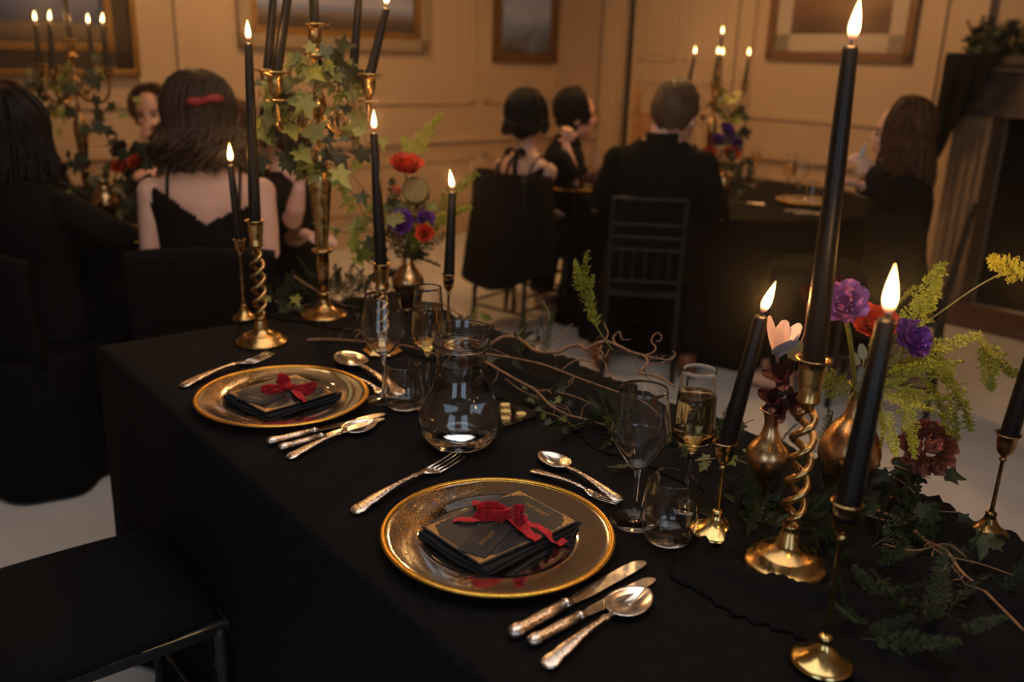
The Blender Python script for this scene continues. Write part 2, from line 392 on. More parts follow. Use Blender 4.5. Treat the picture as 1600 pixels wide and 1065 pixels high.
def painting(name, stops, cloud=0.35, scale=3.0, rough=0.55):
    """a painted landscape: colour bands by height (Generated z) broken up by brush noise"""
    m, nt, b = nmat(name); L = nt.links.new
    tc = N(nt, 'ShaderNodeTexCoord'); sx = N(nt, 'ShaderNodeSeparateXYZ'); L(tc.outputs['Generated'], sx.inputs[0])
    mp = N(nt, 'ShaderNodeMapping'); mp.inputs['Scale'].default_value = (scale, scale, scale * 3.0); L(tc.outputs['Generated'], mp.inputs[0])
    nz = N(nt, 'ShaderNodeTexNoise', i_Scale=1.6, i_Detail=6.0, i_Distortion=0.6); L(mp.outputs[0], nz.inputs['Vector'])
    sb = N(nt, 'ShaderNodeMath', operation='SUBTRACT', i_1=0.5); L(nz.outputs['Fac'], sb.inputs[0])
    ml = N(nt, 'ShaderNodeMath', operation='MULTIPLY', i_1=cloud); L(sb.outputs[0], ml.inputs[0])
    ad = N(nt, 'ShaderNodeMath', operation='ADD'); L(ml.outputs[0], ad.inputs[0]); L(sx.outputs[2], ad.inputs[1])
    stops = [(p_, (c_[0] * 1.35, c_[1] * 1.65, min(1, c_[2] * 2.5))) for p_, c_ in stops]; r = ramp(nt, stops); L(ad.outputs[0], r.inputs[0]); L(r.outputs[0], b.inputs['Base Color']); b.inputs['Roughness'].default_value = rough
    return m
M['art_dusk_sea'] = painting('painting_dusk_sea', [(0, (0.05, 0.03, 0.016)), (0.08, (0.11, 0.065, 0.03)), (0.17, (0.14, 0.085, 0.04)), (0.20, (0.035, 0.038, 0.055)), (0.38, (0.12, 0.115, 0.14)), (1.0, (0.24, 0.22, 0.24))], 0.05, 2.2, 0.3)
M['art_coast'] = painting('painting_coast', [(0, (0.03, 0.016, 0.010)), (0.10, (0.06, 0.032, 0.02)), (0.15, (0.15, 0.10, 0.08)), (0.19, (0.12, 0.14, 0.19)), (0.26, (0.30, 0.25, 0.23)), (0.32, (0.20, 0.19, 0.22)), (1.0, (0.30, 0.28, 0.30))], 0.10, 2.0)
M['art_clouds'] = painting('painting_clouds', [(0, (0.05, 0.035, 0.022)), (0.10, (0.10, 0.085, 0.07)), (0.2, (0.14, 0.165, 0.19)), (0.45, (0.30, 0.28, 0.28)), (0.6, (0.15, 0.20, 0.27)), (0.8, (0.30, 0.28, 0.28)), (1.0, (0.12, 0.16, 0.24))], 0.5, 1.6)
M['art_amber'] = painting('painting_amber', [(0, (0.06, 0.022, 0.010)), (0.35, (0.12, 0.045, 0.015)), (0.6, (0.20, 0.09, 0.03)), (1.0, (0.10, 0.04, 0.02))], 0.7, 1.6)

def menu_card_material(hx, hy):
    """charcoal card with printed gold filigree corners and a thin gold border"""
    m, nt, b = nmat('menu_print'); L = nt.links.new
    tc = N(nt, 'ShaderNodeTexCoord'); sx = N(nt, 'ShaderNodeSeparateXYZ'); L(tc.outputs['Object'], sx.inputs[0])
    def mth(op, a, c=None):
        n = N(nt, 'ShaderNodeMath', operation=op)
        for i, q in enumerate((a, c)):
            if q is None: continue
            if isinstance(q, (int, float)): n.inputs[i].default_value = q
            else: L(q, n.inputs[i])
        return n.outputs[0]
    ax = mth('SUBTRACT', hx, mth('ABSOLUTE', sx.outputs[0])); ay = mth('SUBTRACT', hy, mth('ABSOLUTE', sx.outputs[1]))   # distance from the edges
    mn = mth('MINIMUM', ax, ay)
    line = mth('MULTIPLY', mth('GREATER_THAN', mn, 0.0035), mth('LESS_THAN', mn, 0.0046))
    pr = mth('MULTIPLY', mth('ADD', ax, 0.004), mth('ADD', ay, 0.004))                   # hyperbola-shaped corner
    vor = N(nt, 'ShaderNodeTexVoronoi', i_Scale=210.0, feature='DISTANCE_TO_EDGE'); L(tc.outputs['Object'], vor.inputs['Vector'])
    nz = N(nt, 'ShaderNodeTexNoise', i_Scale=140.0, i_Detail=2.0); L(tc.outputs['Object'], nz.inputs['Vector'])
    lim = mth('ADD', 0.00010, mth('MULTIPLY', nz.outputs['Fac'], 0.00050))
    corner = mth('MULTIPLY', mth('LESS_THAN', pr, lim), mth('MULTIPLY', mth('GREATER_THAN', mn, 0.0035), mth('LESS_THAN', vor.outputs['Distance'], 0.24)))
    gold = mth('MAXIMUM', line, corner)
    mx = N(nt, 'ShaderNodeMix', data_type='RGBA'); L(gold, mx.inputs[0])
    mx.inputs[6].default_value = (0.021, 0.020, 0.022, 1); mx.inputs[7].default_value = (0.60, 0.34, 0.12, 1); L(mx.outputs[2], b.inputs['Base Color'])
    L(mth('MULTIPLY', gold, 0.7), b.inputs['Metallic']); b.inputs['Roughness'].default_value = 0.48
    return m

# ------------------------------------------------------------------ the room
RX1, RY1, RH = 7.7, -8.2, 3.05
def rbox(x0, x1, y0, y1, z0, z1): return ((x0 + x1) / 2, (y0 + y1) / 2, (z0 + z1) / 2), (abs(x1 - x0), abs(y1 - y0), abs(z1 - z0))
def rstruct(name, boxes, m, label=None, bevel=0.0):
    mb = MB()
    for b in boxes: mb.box(*rbox(*b))
    return structure(mb.build(name, m, None, smooth=False, M=RM, bevel=bevel), label)
rstruct('floor', [(-0.2, RX1 + 0.2, RY1 - 0.2, 0.2, -0.1, 0.0)], M['floor'], 'pale grey smooth floor of the dining room')
rstruct('ceiling', [(-0.2, RX1 + 0.2, RY1 - 0.2, 0.2, RH, RH + 0.1)], M['ceiling'])
rstruct('wall_back', [(-0.2, RX1 + 0.2, 0, 0.2, 0, RH)], M['wall'], 'cream panelled wall with the door and the fireplace')
rstruct('wall_left', [(-0.2, 0, RY1, 0, 0, RH)], M['wall'], 'cream panelled wall hung with three landscape paintings')
rstruct('wall_right', [(RX1, RX1 + 0.2, RY1, 0, 0, RH)], M['wall'])
rstruct('wall_front', [(0, RX1, RY1 - 0.2, RY1, 0, RH)], M['wall'])

trim_n = [0]
def trim(boxes, label, bevel=0.006):
    trim_n[0] += 1
    return rstruct('trim_%d' % trim_n[0], boxes, M['wall_trim'], label, bevel)
RAILZ = 0.74
def frame_back(x0, x1, z0, z1, w=0.05, d=0.022, y=0.0):
    return [(x0, x1, y - d, y, z1 - w, z1), (x0, x1, y - d, y, z0, z0 + w), (x0, x0 + w, y - d, y, z0, z1), (x1 - w, x1, y - d, y, z0, z1)]
def frame_left(y0, y1, z0, z1, w=0.05, d=0.022):
    return [(0, d, y0, y1, z1 - w, z1), (0, d, y0, y1, z0, z0 + w), (0, d, y0, y0 + w, z0, z1), (0, d, y1 - w, y1, z0, z1)]
def XB(u, v=100): return on_back(u, v).x
def YL(u, v=100): return on_left(u, v).y
zpl = on_left(660, 163).z        # lower edge of the wall panels
zpb = on_back(1250, 190).z
# chair rails and skirtings
trim([(0, 0.045, RY1, 0, RAILZ, RAILZ + 0.07), (0, 0.03, RY1, 0, RAILZ + 0.07, RAILZ + 0.10)], 'chair rail along the wall with the landscape paintings')
xd0, xd1 = XB(990, 110), XB(1150, 110)
xfp = XB(1478, 200)
trim([(0, xd0 - 0.16, -0.045, 0, RAILZ, RAILZ + 0.07), (xd1 + 0.16, xfp, -0.045, 0, RAILZ, RAILZ + 0.07), (xd1 + 0.16, xfp, -0.03, 0, RAILZ + 0.07, RAILZ + 0.10)], 'chair rail on the wall beside the door')
structure(rstruct('baseboard_left', [(0, 0.03, RY1, 0, 0, 0.17)], M['wall_trim'], 'cream skirting under the paintings', 0.006))
structure(rstruct('baseboard_back', [(0, xd0 - 0.16, -0.03, 0, 0, 0.17), (xd1 + 0.16, xfp, -0.03, 0, 0, 0.17)], M['wall_trim'], 'cream skirting either side of the door', 0.006))
# panels
ZT = 2.75
ys = [YL(226), YL(277), YL(741), YL(757), YL(868)]
trim(frame_left(-6.5, ys[0], zpl, ZT), 'wall panel moulding round the dark framed seascape')
trim(frame_left(ys[1], ys[2], zpl, ZT), 'wide wall panel moulding round the gilt coast painting')
trim(frame_left(ys[3], ys[4], zpl, ZT), 'narrow wall panel moulding round the cloud painting')
trim(frame_left(-6.5, ys[0], 0.24, 0.64), 'low wainscot panel under the dark framed seascape')
trim(frame_left(ys[1], ys[2], 0.24, 0.64), 'low wainscot panel under the gilt coast painting')
trim(frame_left(ys[3], ys[4], 0.24, 0.64), 'low wainscot panel under the cloud painting')
trim(frame_back(XB(1163, 150), XB(1460, 150), zpb, ZT), 'wall panel moulding round the white mounted picture')
trim(frame_back(XB(1163, 150), XB(1460, 150), 0.24, 0.64), 'low wainscot panel under the white mounted picture')
trim([(xfp - 0.02, xfp + 0.16, -0.06, 0, 0, RH)], 'narrow pilaster between panel and fireplace')
# door with casing, and a dark strip on the wall beside it
trim([(xd0 - 0.30, xd0 - 0.07, -0.07, 0, 0, 2.6), (xd0 - 0.27, xd0 - 0.10, -0.10, -0.07, 0, 2.6)], 'fluted door casing beside the dark strip')
trim([(xd1 + 0.02, xd1 + 0.14, -0.05, 0, 0, 2.6)], 'plain door casing on the picture side')
rstruct('door_strip', [(xd0 - 0.07, xd0 + 0.005, -0.006, 0, 0, 2.5)], M['dull_black'], 'dark upright strip beside the door')
dr = MB().box(*rbox(xd0 + 0.01, xd1, -0.045, -0.005, 0.01, 2.5)).build('door_1', M['wall_trim'], None, False, RM, 0.004); structure(dr, 'cream panelled door beside the dark strip')
dz = on_back(1040, 123).z; dz2 = on_back(1040, 96).z
for k, (za, zb) in enumerate([(dz2, 2.38), (0.95, dz), (0.2, 0.8)]):
    for (a, b) in ((0.10, 0.46), (0.54, 0.90)):
        xa, xb = lerp(xd0, xd1, a), lerp(xd0, xd1, b); mb = MB()
        for q in frame_back(xa, xb, za, zb, 0.035, 0.014, -0.045): mb.box(*rbox(*q))
        mb.box(*rbox(xa + 0.06, xb - 0.06, -0.053, -0.045, za + 0.06, zb - 0.06)).build('door_panel', M['wall_trim'], dr, False, None, 0.004)
p = on_back(928, 184)
o = thing('light_switch', 'small brass light switch plate on the cream wall by the door', 'switch', RM @ Vector((p.x, -0.001, p.z)), RANG)
MB().box((0, -0.006, 0), (0.115, 0.012, 0.085)).build('plate', M['plate_brass'], o, False, None, 0.003)
for dx in (-0.025, 0.025): MB().box((dx, -0.016, 0), (0.012, 0.012, 0.022)).build('toggle', M['plate_brass'], o, False, None, 0.002)

# ------------------------------------------------------------------ paintings
def picture(name, label, M0, w, h, layers, art, artw):
    """layers: (material, width, depth) from the outside in; local x along the wall, -y out of it, origin at bottom centre"""
    o = thing(name, label, 'painting'); o.matrix_world = M0
    x0, x1, z0, z1 = -w / 2, w / 2, 0.0, h
    for i, (m, ww, d) in enumerate(layers):
        mb = MB()
        for q in frame_back(x0, x1, z0, z1, ww, d): mb.box(*rbox(*q))
        mb.build(['outer_frame', 'frame', 'inner_frame', 'slip'][i] if m != 'mat_board' else 'mount', M[m], o, False, None, 0.003)
        x0 += ww; x1 -= ww; z0 += ww; z1 -= ww
    MB().box(*rbox(x0 - 0.004, x1 + 0.004, -0.012, -0.001, z0 - 0.004, z1 + 0.004)).build('canvas', M[artw], o, False)
    return o
def pic_left(name, label, u0, u1, v, h, layers, art):
    y0, y1 = on_left(u0, v).y, on_left(u1, v).y; z = on_left((u0 + u1) / 2, v).z
    Mx = RM @ Matrix.Translation((0.002, (y0 + y1) / 2, z)) @ Rz(pi / 2)
    return picture(name, label, Mx, abs(y1 - y0), h, layers, None, art)
pic_left('landscape_painting', 'dusky seascape in a wide dark frame with gilt edges', -75, 215, 117, 0.95,
         [('gold_frame', 0.035, 0.06), ('dark_frame', 0.10, 0.045), ('gold_frame', 0.04, 0.05)], 'art_dusk_sea')
pic_left('landscape_painting', 'coast painting in a pale frame with gilt inner edge, behind the tall candelabrum', 371, 666, 77, 0.95,
         [('pale_frame', 0.085, 0.05), ('gold_frame', 0.045, 0.045)], 'art_coast')
pic_left('landscape_painting', 'narrow blue cloud painting in a bronze frame', 769, 865, 97, 0.95,
         [('bronze_frame', 0.035, 0.05), ('bronze_frame', 0.035, 0.035)], 'art_clouds')
xa, xb = on_back(1199, 92).x, on_back(1425, 97).x; z = on_back(1310, 95).z
picture('framed_picture', 'amber picture with a wide white mount in a walnut frame', RM @ Matrix.Translation(((xa + xb) / 2, -0.002, z)), xb - xa, 0.85,
        [('brown_frame', 0.055, 0.04), ('mat_board', 0.118, 0.014)], None, 'art_amber')

# ------------------------------------------------------------------ oak chair by the door
cp = PY(1001, 230, 6.75); o = thing('wooden_chair', 'honey coloured oak chair with tall posts standing by the door', 'chair', (cp.x + 0.12, cp.y, 0), RANG * 0.3)
zt = zat((cp.x, cp.y), 143)
for sx in (-1, 1):
    mb = MB(); mb.box((sx * 0.17, 0, zt / 2), (0.055, 0.045, zt)); mb.ball((sx * 0.17, 0, zt), (0.03, 0.026, 0.03), 10, 6); mb.build('back_post', M['wood'], o, False, None, 0.006)
    MB().box((sx * 0.17, -0.36, 0.22), (0.045, 0.045, 0.44)).build('leg', M['wood'], o, False, None, 0.005)
zq = zat((cp.x, cp.y), 186)
MB().box((0, 0, (zq + 0.80) / 2), (0.30, 0.022, zq - 0.80)).build('back_panel', M['wood'], o, False, None, 0.004)
MB().box((0, 0, zq + 0.02), (0.30, 0.03, 0.05)).build('top_rail', M['wood'], o, False, None, 0.004)
MB().box((0, -0.18, 0.455), (0.40, 0.42, 0.035)).build('seat', M['wood'], o, False, None, 0.008)
for sx in (-1, 1): MB().box((sx * 0.17, -0.18, 0.2), (0.03, 0.34, 0.03)).build('stretcher', M['wood'], o, False, None, 0.003)

# ------------------------------------------------------------------ fireplace
FY = -0.28
fx0 = on_back(1478, 260, FY).x; fx1 = fx0 + 2.1
mz = on_back(1510, 86, FY - 0.08).z; oz = on_back(1530, 182, FY).z
o = thing('fireplace', 'dark carved stone fireplace with a black opening', 'fireplace', RM @ Vector((0, 0, 0)), RANG)
jw = 0.22
for k, (a, b) in enumerate(((fx0, fx0 + jw), (fx1 - jw, fx1))):
    j = MB().box(*rbox(a, b, FY, -0.062 if k == 0 else -0.001, 0, oz)).build('jamb', M['stone_pale'], o, False, None, 0.01)
    for q in range(3): MB().box(*rbox(a + 0.04 + q * 0.055, a + 0.065 + q * 0.055, FY - 0.015, FY, 0.12, oz - 0.08)).build('flute', M['stone_pale'], j, False, None, 0.006)
fr = MB().box(*rbox(fx0, fx1, FY, -0.062, oz, mz - 0.09)).build('frieze', M['stone'], o, False, None, 0.008)
for q in range(7):
    xx = lerp(fx0 + 0.16, fx1 - 0.16, q / 6); zc = (oz + mz - 0.09) / 2
    mb = MB(); mb.lathe([(0.10, 0), (0.10, 0.012), (0.075, 0.022), (0.06, 0.010), (0.03, 0.03), (0.004, 0.034)], 14, M=Matrix.Translation((xx, FY, zc)) @ Matrix.Rotation(pi / 2, 4, 'X'), cap0=False)
    mb.build('carved_rosette', M['stone'], fr)
MB().box(*rbox(fx0 - 0.02, fx1 + 0.02, FY - 0.03, -0.062, mz - 0.09, mz - 0.05)).build('bed_moulding', M['stone_pale'], o, False, None, 0.01)
MB().box(*rbox(fx0 - 0.05, fx1 + 0.05, FY - 0.09, -0.062, mz - 0.05, mz)).build('mantel_shelf', M['stone'], o, False, None, 0.008)
MB().box(*rbox(fx0 + jw, fx1 - jw, -0.02, -0.005, 0, oz)).build('firebox', M['dull_black'], o, False)
hp = RMI @ P(1545, 470, 0)
MB().box(*rbox(fx0 - 0.1, fx1 + 0.1, FY - 0.42, FY, 0.0, 0.05)).build('hearth_slab', M['hearth'], o, False, None, 0.008)

# black cloth over the mantel
def drape(a, b):
    # a across (0 = outer end), b down the cloth; hangs to a long point at the outer end
    x = fx0 - 0.065 + a * 0.30; f = 0.02 * sin(a * 19 + b * 2.0)
    L = 0.78 * (1 - a) ** 1.1 + 0.015
    t = b * (0.30 + L)
    if t < 0.30: return Vector((x, FY + 0.19 - t * 1.0, mz + 0.006 + 0.002 * sin(a * 9)))
    return Vector((x + 0.10 * (t - 0.30) * -0.3, FY - 0.118 + f * min(1, (t - 0.3) * 5), mz - (t - 0.30)))
q = MB().grid(drape, 26, 30).build('mantel_cloth', M['black_cloth'], None, True, RM)
q.modifiers.new('thick', 'SOLIDIFY').thickness = 0.004
tag(q, 'black cloth hanging in a point over the end of the mantel', 'cloth')

# ------------------------------------------------------------------ tall windows behind the camera
def window(n, label, M0, w, h):
    o = thing('window_%d' % n, label, None, (0, 0, 0)); del o['label']; structure(o, label); o.matrix_world = M0
    mb = MB()
    for q_ in frame_back(-w / 2 - .08, w / 2 + .08, -.08, h + .08, .08, .06): mb.box(*rbox(*q_))
    mb.build('window_frame', M['window_frame'], o, False, None, .005)
    MB().box((0, -.03, -.10), (w + .3, .12, .04)).build('window_sill', M['window_frame'], o, False, None, .005)
    MB().box((0, -.012, h / 2), (w, .012, h)).build('pane', M['pane'], o, False)
    for k in (1, 2): MB().box((lerp(-w / 2, w / 2, k / 3), -.03, h / 2), (.03, .03, h)).build('mullion', M['window_frame'], o, False)
    for k in (1, 2, 3): MB().box((0, -.03, h * k / 4), (w, .03, .03)).build('mullion', M['window_frame'], o, False)
    ld = bpy.data.lights.new('dusk_daylight', 'AREA'); ld.shape = 'RECTANGLE'; ld.size = w; ld.size_y = h; ld.energy = WINDOW_W; ld.color = (0.62, 0.80, 1.0)
    l = bpy.data.objects.new('dusk_daylight', ld); COL.objects.link(l); l.parent = o; l.matrix_local = Matrix.Translation((0, -.05, h / 2)) @ Matrix.Rotation(-pi / 2, 4, 'X')
window(1, 'tall window in the wall behind the camera', RM @ Matrix.Translation((6.2, RY1, .75)) @ Rz(pi), 1.3, 1.7)
window(2, 'tall window in the side wall behind the camera', RM @ Matrix.Translation((RX1, -6.6, .75)) @ Rz(-pi / 2), 1.3, 1.7)

# ------------------------------------------------------------------ added panel standing in for bounced flash, and pendant lamps, above the frame
def flash_bounce_panel(loc, size):
    o = thing('flash_bounce', 'added unseen panel standing in for flash bounced off the ceiling', 'flash stand-in', loc)
    MB().box((0, 0, -0.015), (size + 0.06, size + 0.06, 0.03)).build('panel_back', M['lamp_body'], o, False, None, 0.004)
    ld = bpy.data.lights.new('flash_bounce_glow', 'AREA'); ld.shape = 'SQUARE'; ld.size = size; ld.energy = FLASH_BOUNCE_W; ld.color = (1.0, 0.97, 0.93)
    l = bpy.data.objects.new('lamp_glow', ld); COL.objects.link(l); l.parent = o; l.location = (0, 0, -0.034)
flash_bounce_panel((0.1, 1.35, RH), 2.3)
def pendant(loc, label, w):
    o = thing('pendant_lamp', label, 'pendant lamp', loc)
    MB().tube([(0, 0, 0), (0, 0, -0.22)], 0.006, 8).build('cord', M['brass_dark'], o)
    mb = MB().lathe([(0.10, -0.22), (0.25, -0.44), (0.243, -0.44), (0.095, -0.225)], 32, cap0=False, cap1=False); mb.build('lamp_shade', M['lamp_body'], o)
    ld = bpy.data.lights.new('pendant_glow', 'POINT'); ld.energy = w; ld.color = (1.0, 0.56, 0.22); ld.shadow_soft_size = 0.09
    l = bpy.data.objects.new('lamp_glow', ld); COL.objects.link(l); l.parent = o; l.location = (0, 0, -0.40)
pendant((-1.1, 5.1, RH), 'warm pendant lamp over the round table near the seascape', CEIL_WARM_W * 0.8)
pendant((1.0, 5.3, RH), 'warm pendant lamp over the round table near the door', CEIL_WARM_W)

# ------------------------------------------------------------------ the long table
TZ = 0.75
TM = Matrix(((TN.x, TA.x, 0, 0), (TN.y, TA.y, 0, 0), (0, 0, 1, 0), (0, 0, 0, 1)))       # local x across the table, y along it
TX0, TX1, TY0, TY1 = 0.515, 1.315, -0.35, 2.10
def cloth_mesh(x0, x1, y0, y1, top, bottom, wave, seed, rc=0.03, per=260):
    rnd = random.Random(seed); mb = MB(); W, D = x1 - x0, y1 - y0; Lp = 2 * (W + D)
    ph = [rnd.uniform(0, 6.28) for _ in range(4)]
    def edge(s, inset):
        s = s % Lp; a, b = x0 + inset, x1 - inset; c, d = y0 + inset, y1 - inset
        if s < W: return Vector((lerp(a, b, s / W), c, 0)), Vector((0, -1, 0))
        s -= W
        if s < D: return Vector((b, lerp(c, d, s / D), 0)), Vector((1, 0, 0))
        s -= D
        if s < W: return Vector((lerp(b, a, s / W), d, 0)), Vector((0, 1, 0))
        s -= W; return Vector((a, lerp(d, c, s / D), 0)), Vector((-1, 0, 0))
    rings = []
    levels = [(0.06, 0.0, 0), (0.012, 0.0, 0), (0.004, -0.004, 0), (0.0, -0.014, 0)] + [(0.0, -0.05 - k * (top - bottom - 0.05) / 11, (k / 11)) for k in range(12)]
    for ins, dz, fl in levels:
        r = []
        for k in range(per):
            s = Lp * k / per; p, n = edge(s, ins)
            w = wave * fl * (0.55 * sin(s * 21 + ph[0]) + 0.3 * sin(s * 37 + ph[1]) + 0.4 * sin(s * 9 + ph[2])) + wave * fl * 0.7
            p = p + n * w; p.z = top + dz; r.append(p)
        rings.append(r)
    mb.loft(rings[::-1], cap=False)
    n = len(mb.v) - per; mb.f.append(tuple(range(n, n + per))); mb.m.append(0)
    return mb
o = cloth_mesh(TX0, TX1, TY0, TY1, TZ, 0.012, 0.028, 3).build('tablecloth', M['black_cloth'], None, True, TM, sharp=50)
tag(o, 'black cotton cloth covering the long table in front, hanging to the floor', 'tablecloth')
o = thing('trestle_table', 'long trestle table hidden beneath the black cloth', 'table', TP((TY0 + TY1) / 2, (TX0 + TX1) / 2, 0), radians(39.9))
MB().box((0, 0, TZ - 0.02), (TX1 - TX0 - 0.03, TY1 - TY0 - 0.03, 0.03)).build('tabletop', M['wood'], o, False)
for sx in (-1, 1):
    for sy in (-1, 1): MB().tube([(sx * 0.3, sy * 1.0, 0), (sx * 0.3, sy * 1.0, TZ - 0.035)], 0.018, 8).build('leg', M['chair_black'], o)

# crumpled gauze runner along the far side of the table
def runner(t, w):
    a = lerp(TY0 + 0.05, TY1 + 0.02, t); rr = random.Random(int(t * 1000))
    nl = 1.07 - 0.22 * max(0, min(1, (0.80 - a) / 0.14)) + 0.012 * sin(a * 17) + 0.007 * sin(a * 41 + 1)
    if a > 1.8: nl = lerp(nl, 0.93, (a - 1.8) / 0.3)
    width = (TX1 + 0.012 - nl); tot = width + 0.22; s = w * tot
    amp = 0.0035 + 0.0065 * max(0, min(1, (0.85 - a) / 0.2))
    fold = amp * (1 + 0.6 * sin(a * 33 + s * 45 + 2 * sin(a * 7)) + 0.6 * sin(s * 90 + a * 21 + 1.5 * sin(a * 13)) + 0.4 * sin(a * 81 - s * 60) + 0.3 * sin(a * 190 + s * 150))
    fold *= min(1, s / 0.07); nl += 0.004 * sin(a * 233) * max(0, 1 - s / .02) + 0.003 * sin(a * 411 + 2) * max(0, 1 - s / .02)
    if s < width: return Vector((nl + s, a, TZ + 0.0022 + fold))
    h = s - width
    return Vector((TX1 + 0.012 + fold * 0.9 + 0.01, a, TZ + 0.004 + fold * max(0, 1 - h / 0.03) - h))
q = MB().grid(runner, 260, 64).build('table_runner', M['gauze'], None, True, TM); q.modifiers.new('thick', 'SOLIDIFY').thickness = 0.0008
tag(q, 'crumpled black gauze runner along the flower side of the long table', 'table runner')

# ------------------------------------------------------------------ cutlery
def strip(mb, prof, seg=12):
    """prof: (x, half width, z centre, half thickness) -> one smooth bar"""
    rings = [[Vector((x, hw * cos(2 * pi * k / seg), z + th * sin(2 * pi * k / seg))) for k in range(seg)] for x, hw, z, th in prof]
    return mb.loft(rings)
KING = [(0.000, 0.003, 0.0035, 0.001), (0.003, 0.0085, 0.004, 0.0022), (0.010, 0.0112, 0.005, 0.0026), (0.018, 0.0105, 0.006, 0.0026), (0.024, 0.0082, 0.007, 0.0024),
        (0.034, 0.0092, 0.008, 0.0024), (0.045, 0.0080, 0.009, 0.0022), (0.065, 0.0056, 0.0105, 0.0021), (0.088, 0.0040, 0.011, 0.0021), (0.108, 0.0034, 0.0105, 0.0022), (0.112, 0.0052, 0.010, 0.0024), (0.116, 0.0050, 0.010, 0.0022), (0.120, 0.0034, 0.0095, 0.002)]
def spoon_parts(bl=0.068, bw=0.0225):
    h = strip(MB(), KING + [(0.132, 0.0040, 0.0085, 0.0017)]).mesh('spoon_handle', M['silver_worn'])
    def bowl(i, j, off):
        th = 2 * pi * j; r = i; x = r * cos(th); y = r * sin(th)
        wx = bl / 2; yy = bw * y * (1 - 0.16 * x)
        z = 0.0095 - 0.0085 * (1 - r * r) * (1 - 0.15 * x) + 0.001
        return Vector((0.128 + wx + wx * x, yy, z + off))
    mb = MB(); mb.grid(lambda i, j: bowl(i, j, 0), 10, 32)
    b = mb.mesh('spoon_bowl', M['silver'])
    return h, b
def fork_parts():
    h = strip(MB(), KING + [(0.132, 0.0042, 0.0085, 0.0016)]).mesh('fork_handle', M['silver_worn'])
    mb = MB()
    strip(mb, [(0.128, 0.0042, 0.0088, 0.0016), (0.138, 0.009, 0.0065, 0.0014), (0.146, 0.0122, 0.0045, 0.0013), (0.156, 0.0127, 0.0035, 0.0012)])
    for k in range(4):
        y = -0.0108 + k * 0.0072
        strip(mb, [(0.150, 0.0019, 0.0037, 0.0012), (0.170, 0.0017, 0.0035, 0.0012), (0.190, 0.0015, 0.005, 0.0011), (0.206, 0.0009, 0.0075, 0.0008)], 8)
        for i in range(len(mb.v) - 32, len(mb.v)): mb.v[i] = (mb.v[i][0], mb.v[i][1] + y, mb.v[i][2])
    return h, mb.mesh('fork_head', M['silver'])
def knife_parts(L=0.235, hl=0.095):
    mb = MB(); strip(mb, [(0, 0.003, 0.0075, 0.003), (0.003, 0.0078, 0.0075, 0.0064), (0.010, 0.0096, 0.0078, 0.0075), (0.018, 0.0090, 0.0075, 0.0070), (0.026, 0.0078, 0.007, 0.0060), (hl * 0.6, 0.0082, 0.007, 0.0060), (hl - 0.008, 0.0070, 0.007, 0.0055)])
    h = mb.mesh('knife_handle', M['silver_worn'])
    c = strip(MB(), [(hl - 0.009, 0.0076, 0.007, 0.0062), (hl - 0.005, 0.0082, 0.007, 0.0066), (hl - 0.001, 0.0074, 0.0065, 0.0056), (hl + 0.004, 0.0060, 0.006, 0.0036)]).mesh('knife_collar', M['silver'])
    b = MB(); poly = []
    top = [(hl + 0.002, 0.006), (hl + 0.02, 0.0085), (L * 0.7, 0.0092), (L * 0.85, 0.0098), (L * 0.94, 0.0085), (L * 0.985, 0.004), (L, -0.002)]
    bot = [(L * 0.985, -0.0065), (L * 0.93, -0.0088), (L * 0.8, -0.0092), (hl + 0.03, -0.0085), (hl + 0.014, -0.0062), (hl + 0.002, -0.005)]
    b.prism(top[::-1] + bot[::-1], 0.0045, 0.0062)
    return h, c, b.mesh('knife_blade', M['silver'], False)
SP, FK, KN = spoon_parts(), fork_parts(), knife_parts()
SP2 = spoon_parts(0.074, 0.026)
def lay(kind, label, group, pa, pb, z=TZ + 0.0005, lift=0.0, twist=0.0):
    a, b = P(*pa, z), P(*pb, z); d = b - a; parts = {'spoon': SP, 'soup_spoon': SP2, 'fork': FK, 'knife': KN}[kind]
    Lm = {'spoon': 0.196, 'soup_spoon': 0.202, 'fork': 0.206, 'knife': 0.235}[kind]
    o = thing(kind, label, kind.replace('soup_', ''), (a.x, a.y, z + lift), math.atan2(d.y, d.x), group); s = d.length / Lm; o.scale = (s, s, s)
    for nm, me in zip({'spoon': ('handle', 'bowl'), 'soup_spoon': ('handle', 'bowl'), 'fork': ('handle', 'tines'), 'knife': ('handle', 'collar', 'blade')}[kind], parts):
        c = link(nm, me, o)
        if nm == 'bowl': c.modifiers.new('thick', 'SOLIDIFY').thickness = 0.0012
    return o
G1, G2 = 'cutlery round the nearer plate', 'cutlery round the farther plate'
lay('fork', 'silver dinner fork pointing away from the nearer gold rimmed plate, below the water jug', G1, (551, 805), (717, 717))
lay('knife', 'silver dinner knife next to the nearer gold rimmed plate', G1, (796, 1000), (1006, 882))
lay('knife', 'shorter silver knife between dinner knife and soup spoon by the nearer plate', G1, (826, 1012), (1021, 908))
lay('soup_spoon', 'large silver soup spoon lying outermost beside the nearer plate', G1, (850, 1046), (1010, 928))
lay('spoon', 'silver dessert spoon above the nearer plate, bowl away from the glasses', G1, (969, 786), (845, 713))
lay('fork', 'silver dessert fork tucked against the top rim of the nearer plate', G1, (829, 737), (968, 790))
lay('fork', 'silver dinner fork beside the farther plate, tines toward the twisted candlestick', G2, (283, 607), (424, 556))
lay('knife', 'silver dinner knife lying next to the farther gold rimmed plate', G2, (417, 697), (601, 650))
lay('knife', 'silver knife in the middle of the three pieces by the farther plate', G2, (436, 706), (600, 657))
lay('soup_spoon', 'silver soup spoon lying outermost beside the farther plate', G2, (449, 719), (586, 662))
lay('spoon', 'silver dessert spoon above the farther plate, bowl toward the candelabrum', G2, (628, 621), (532, 559))
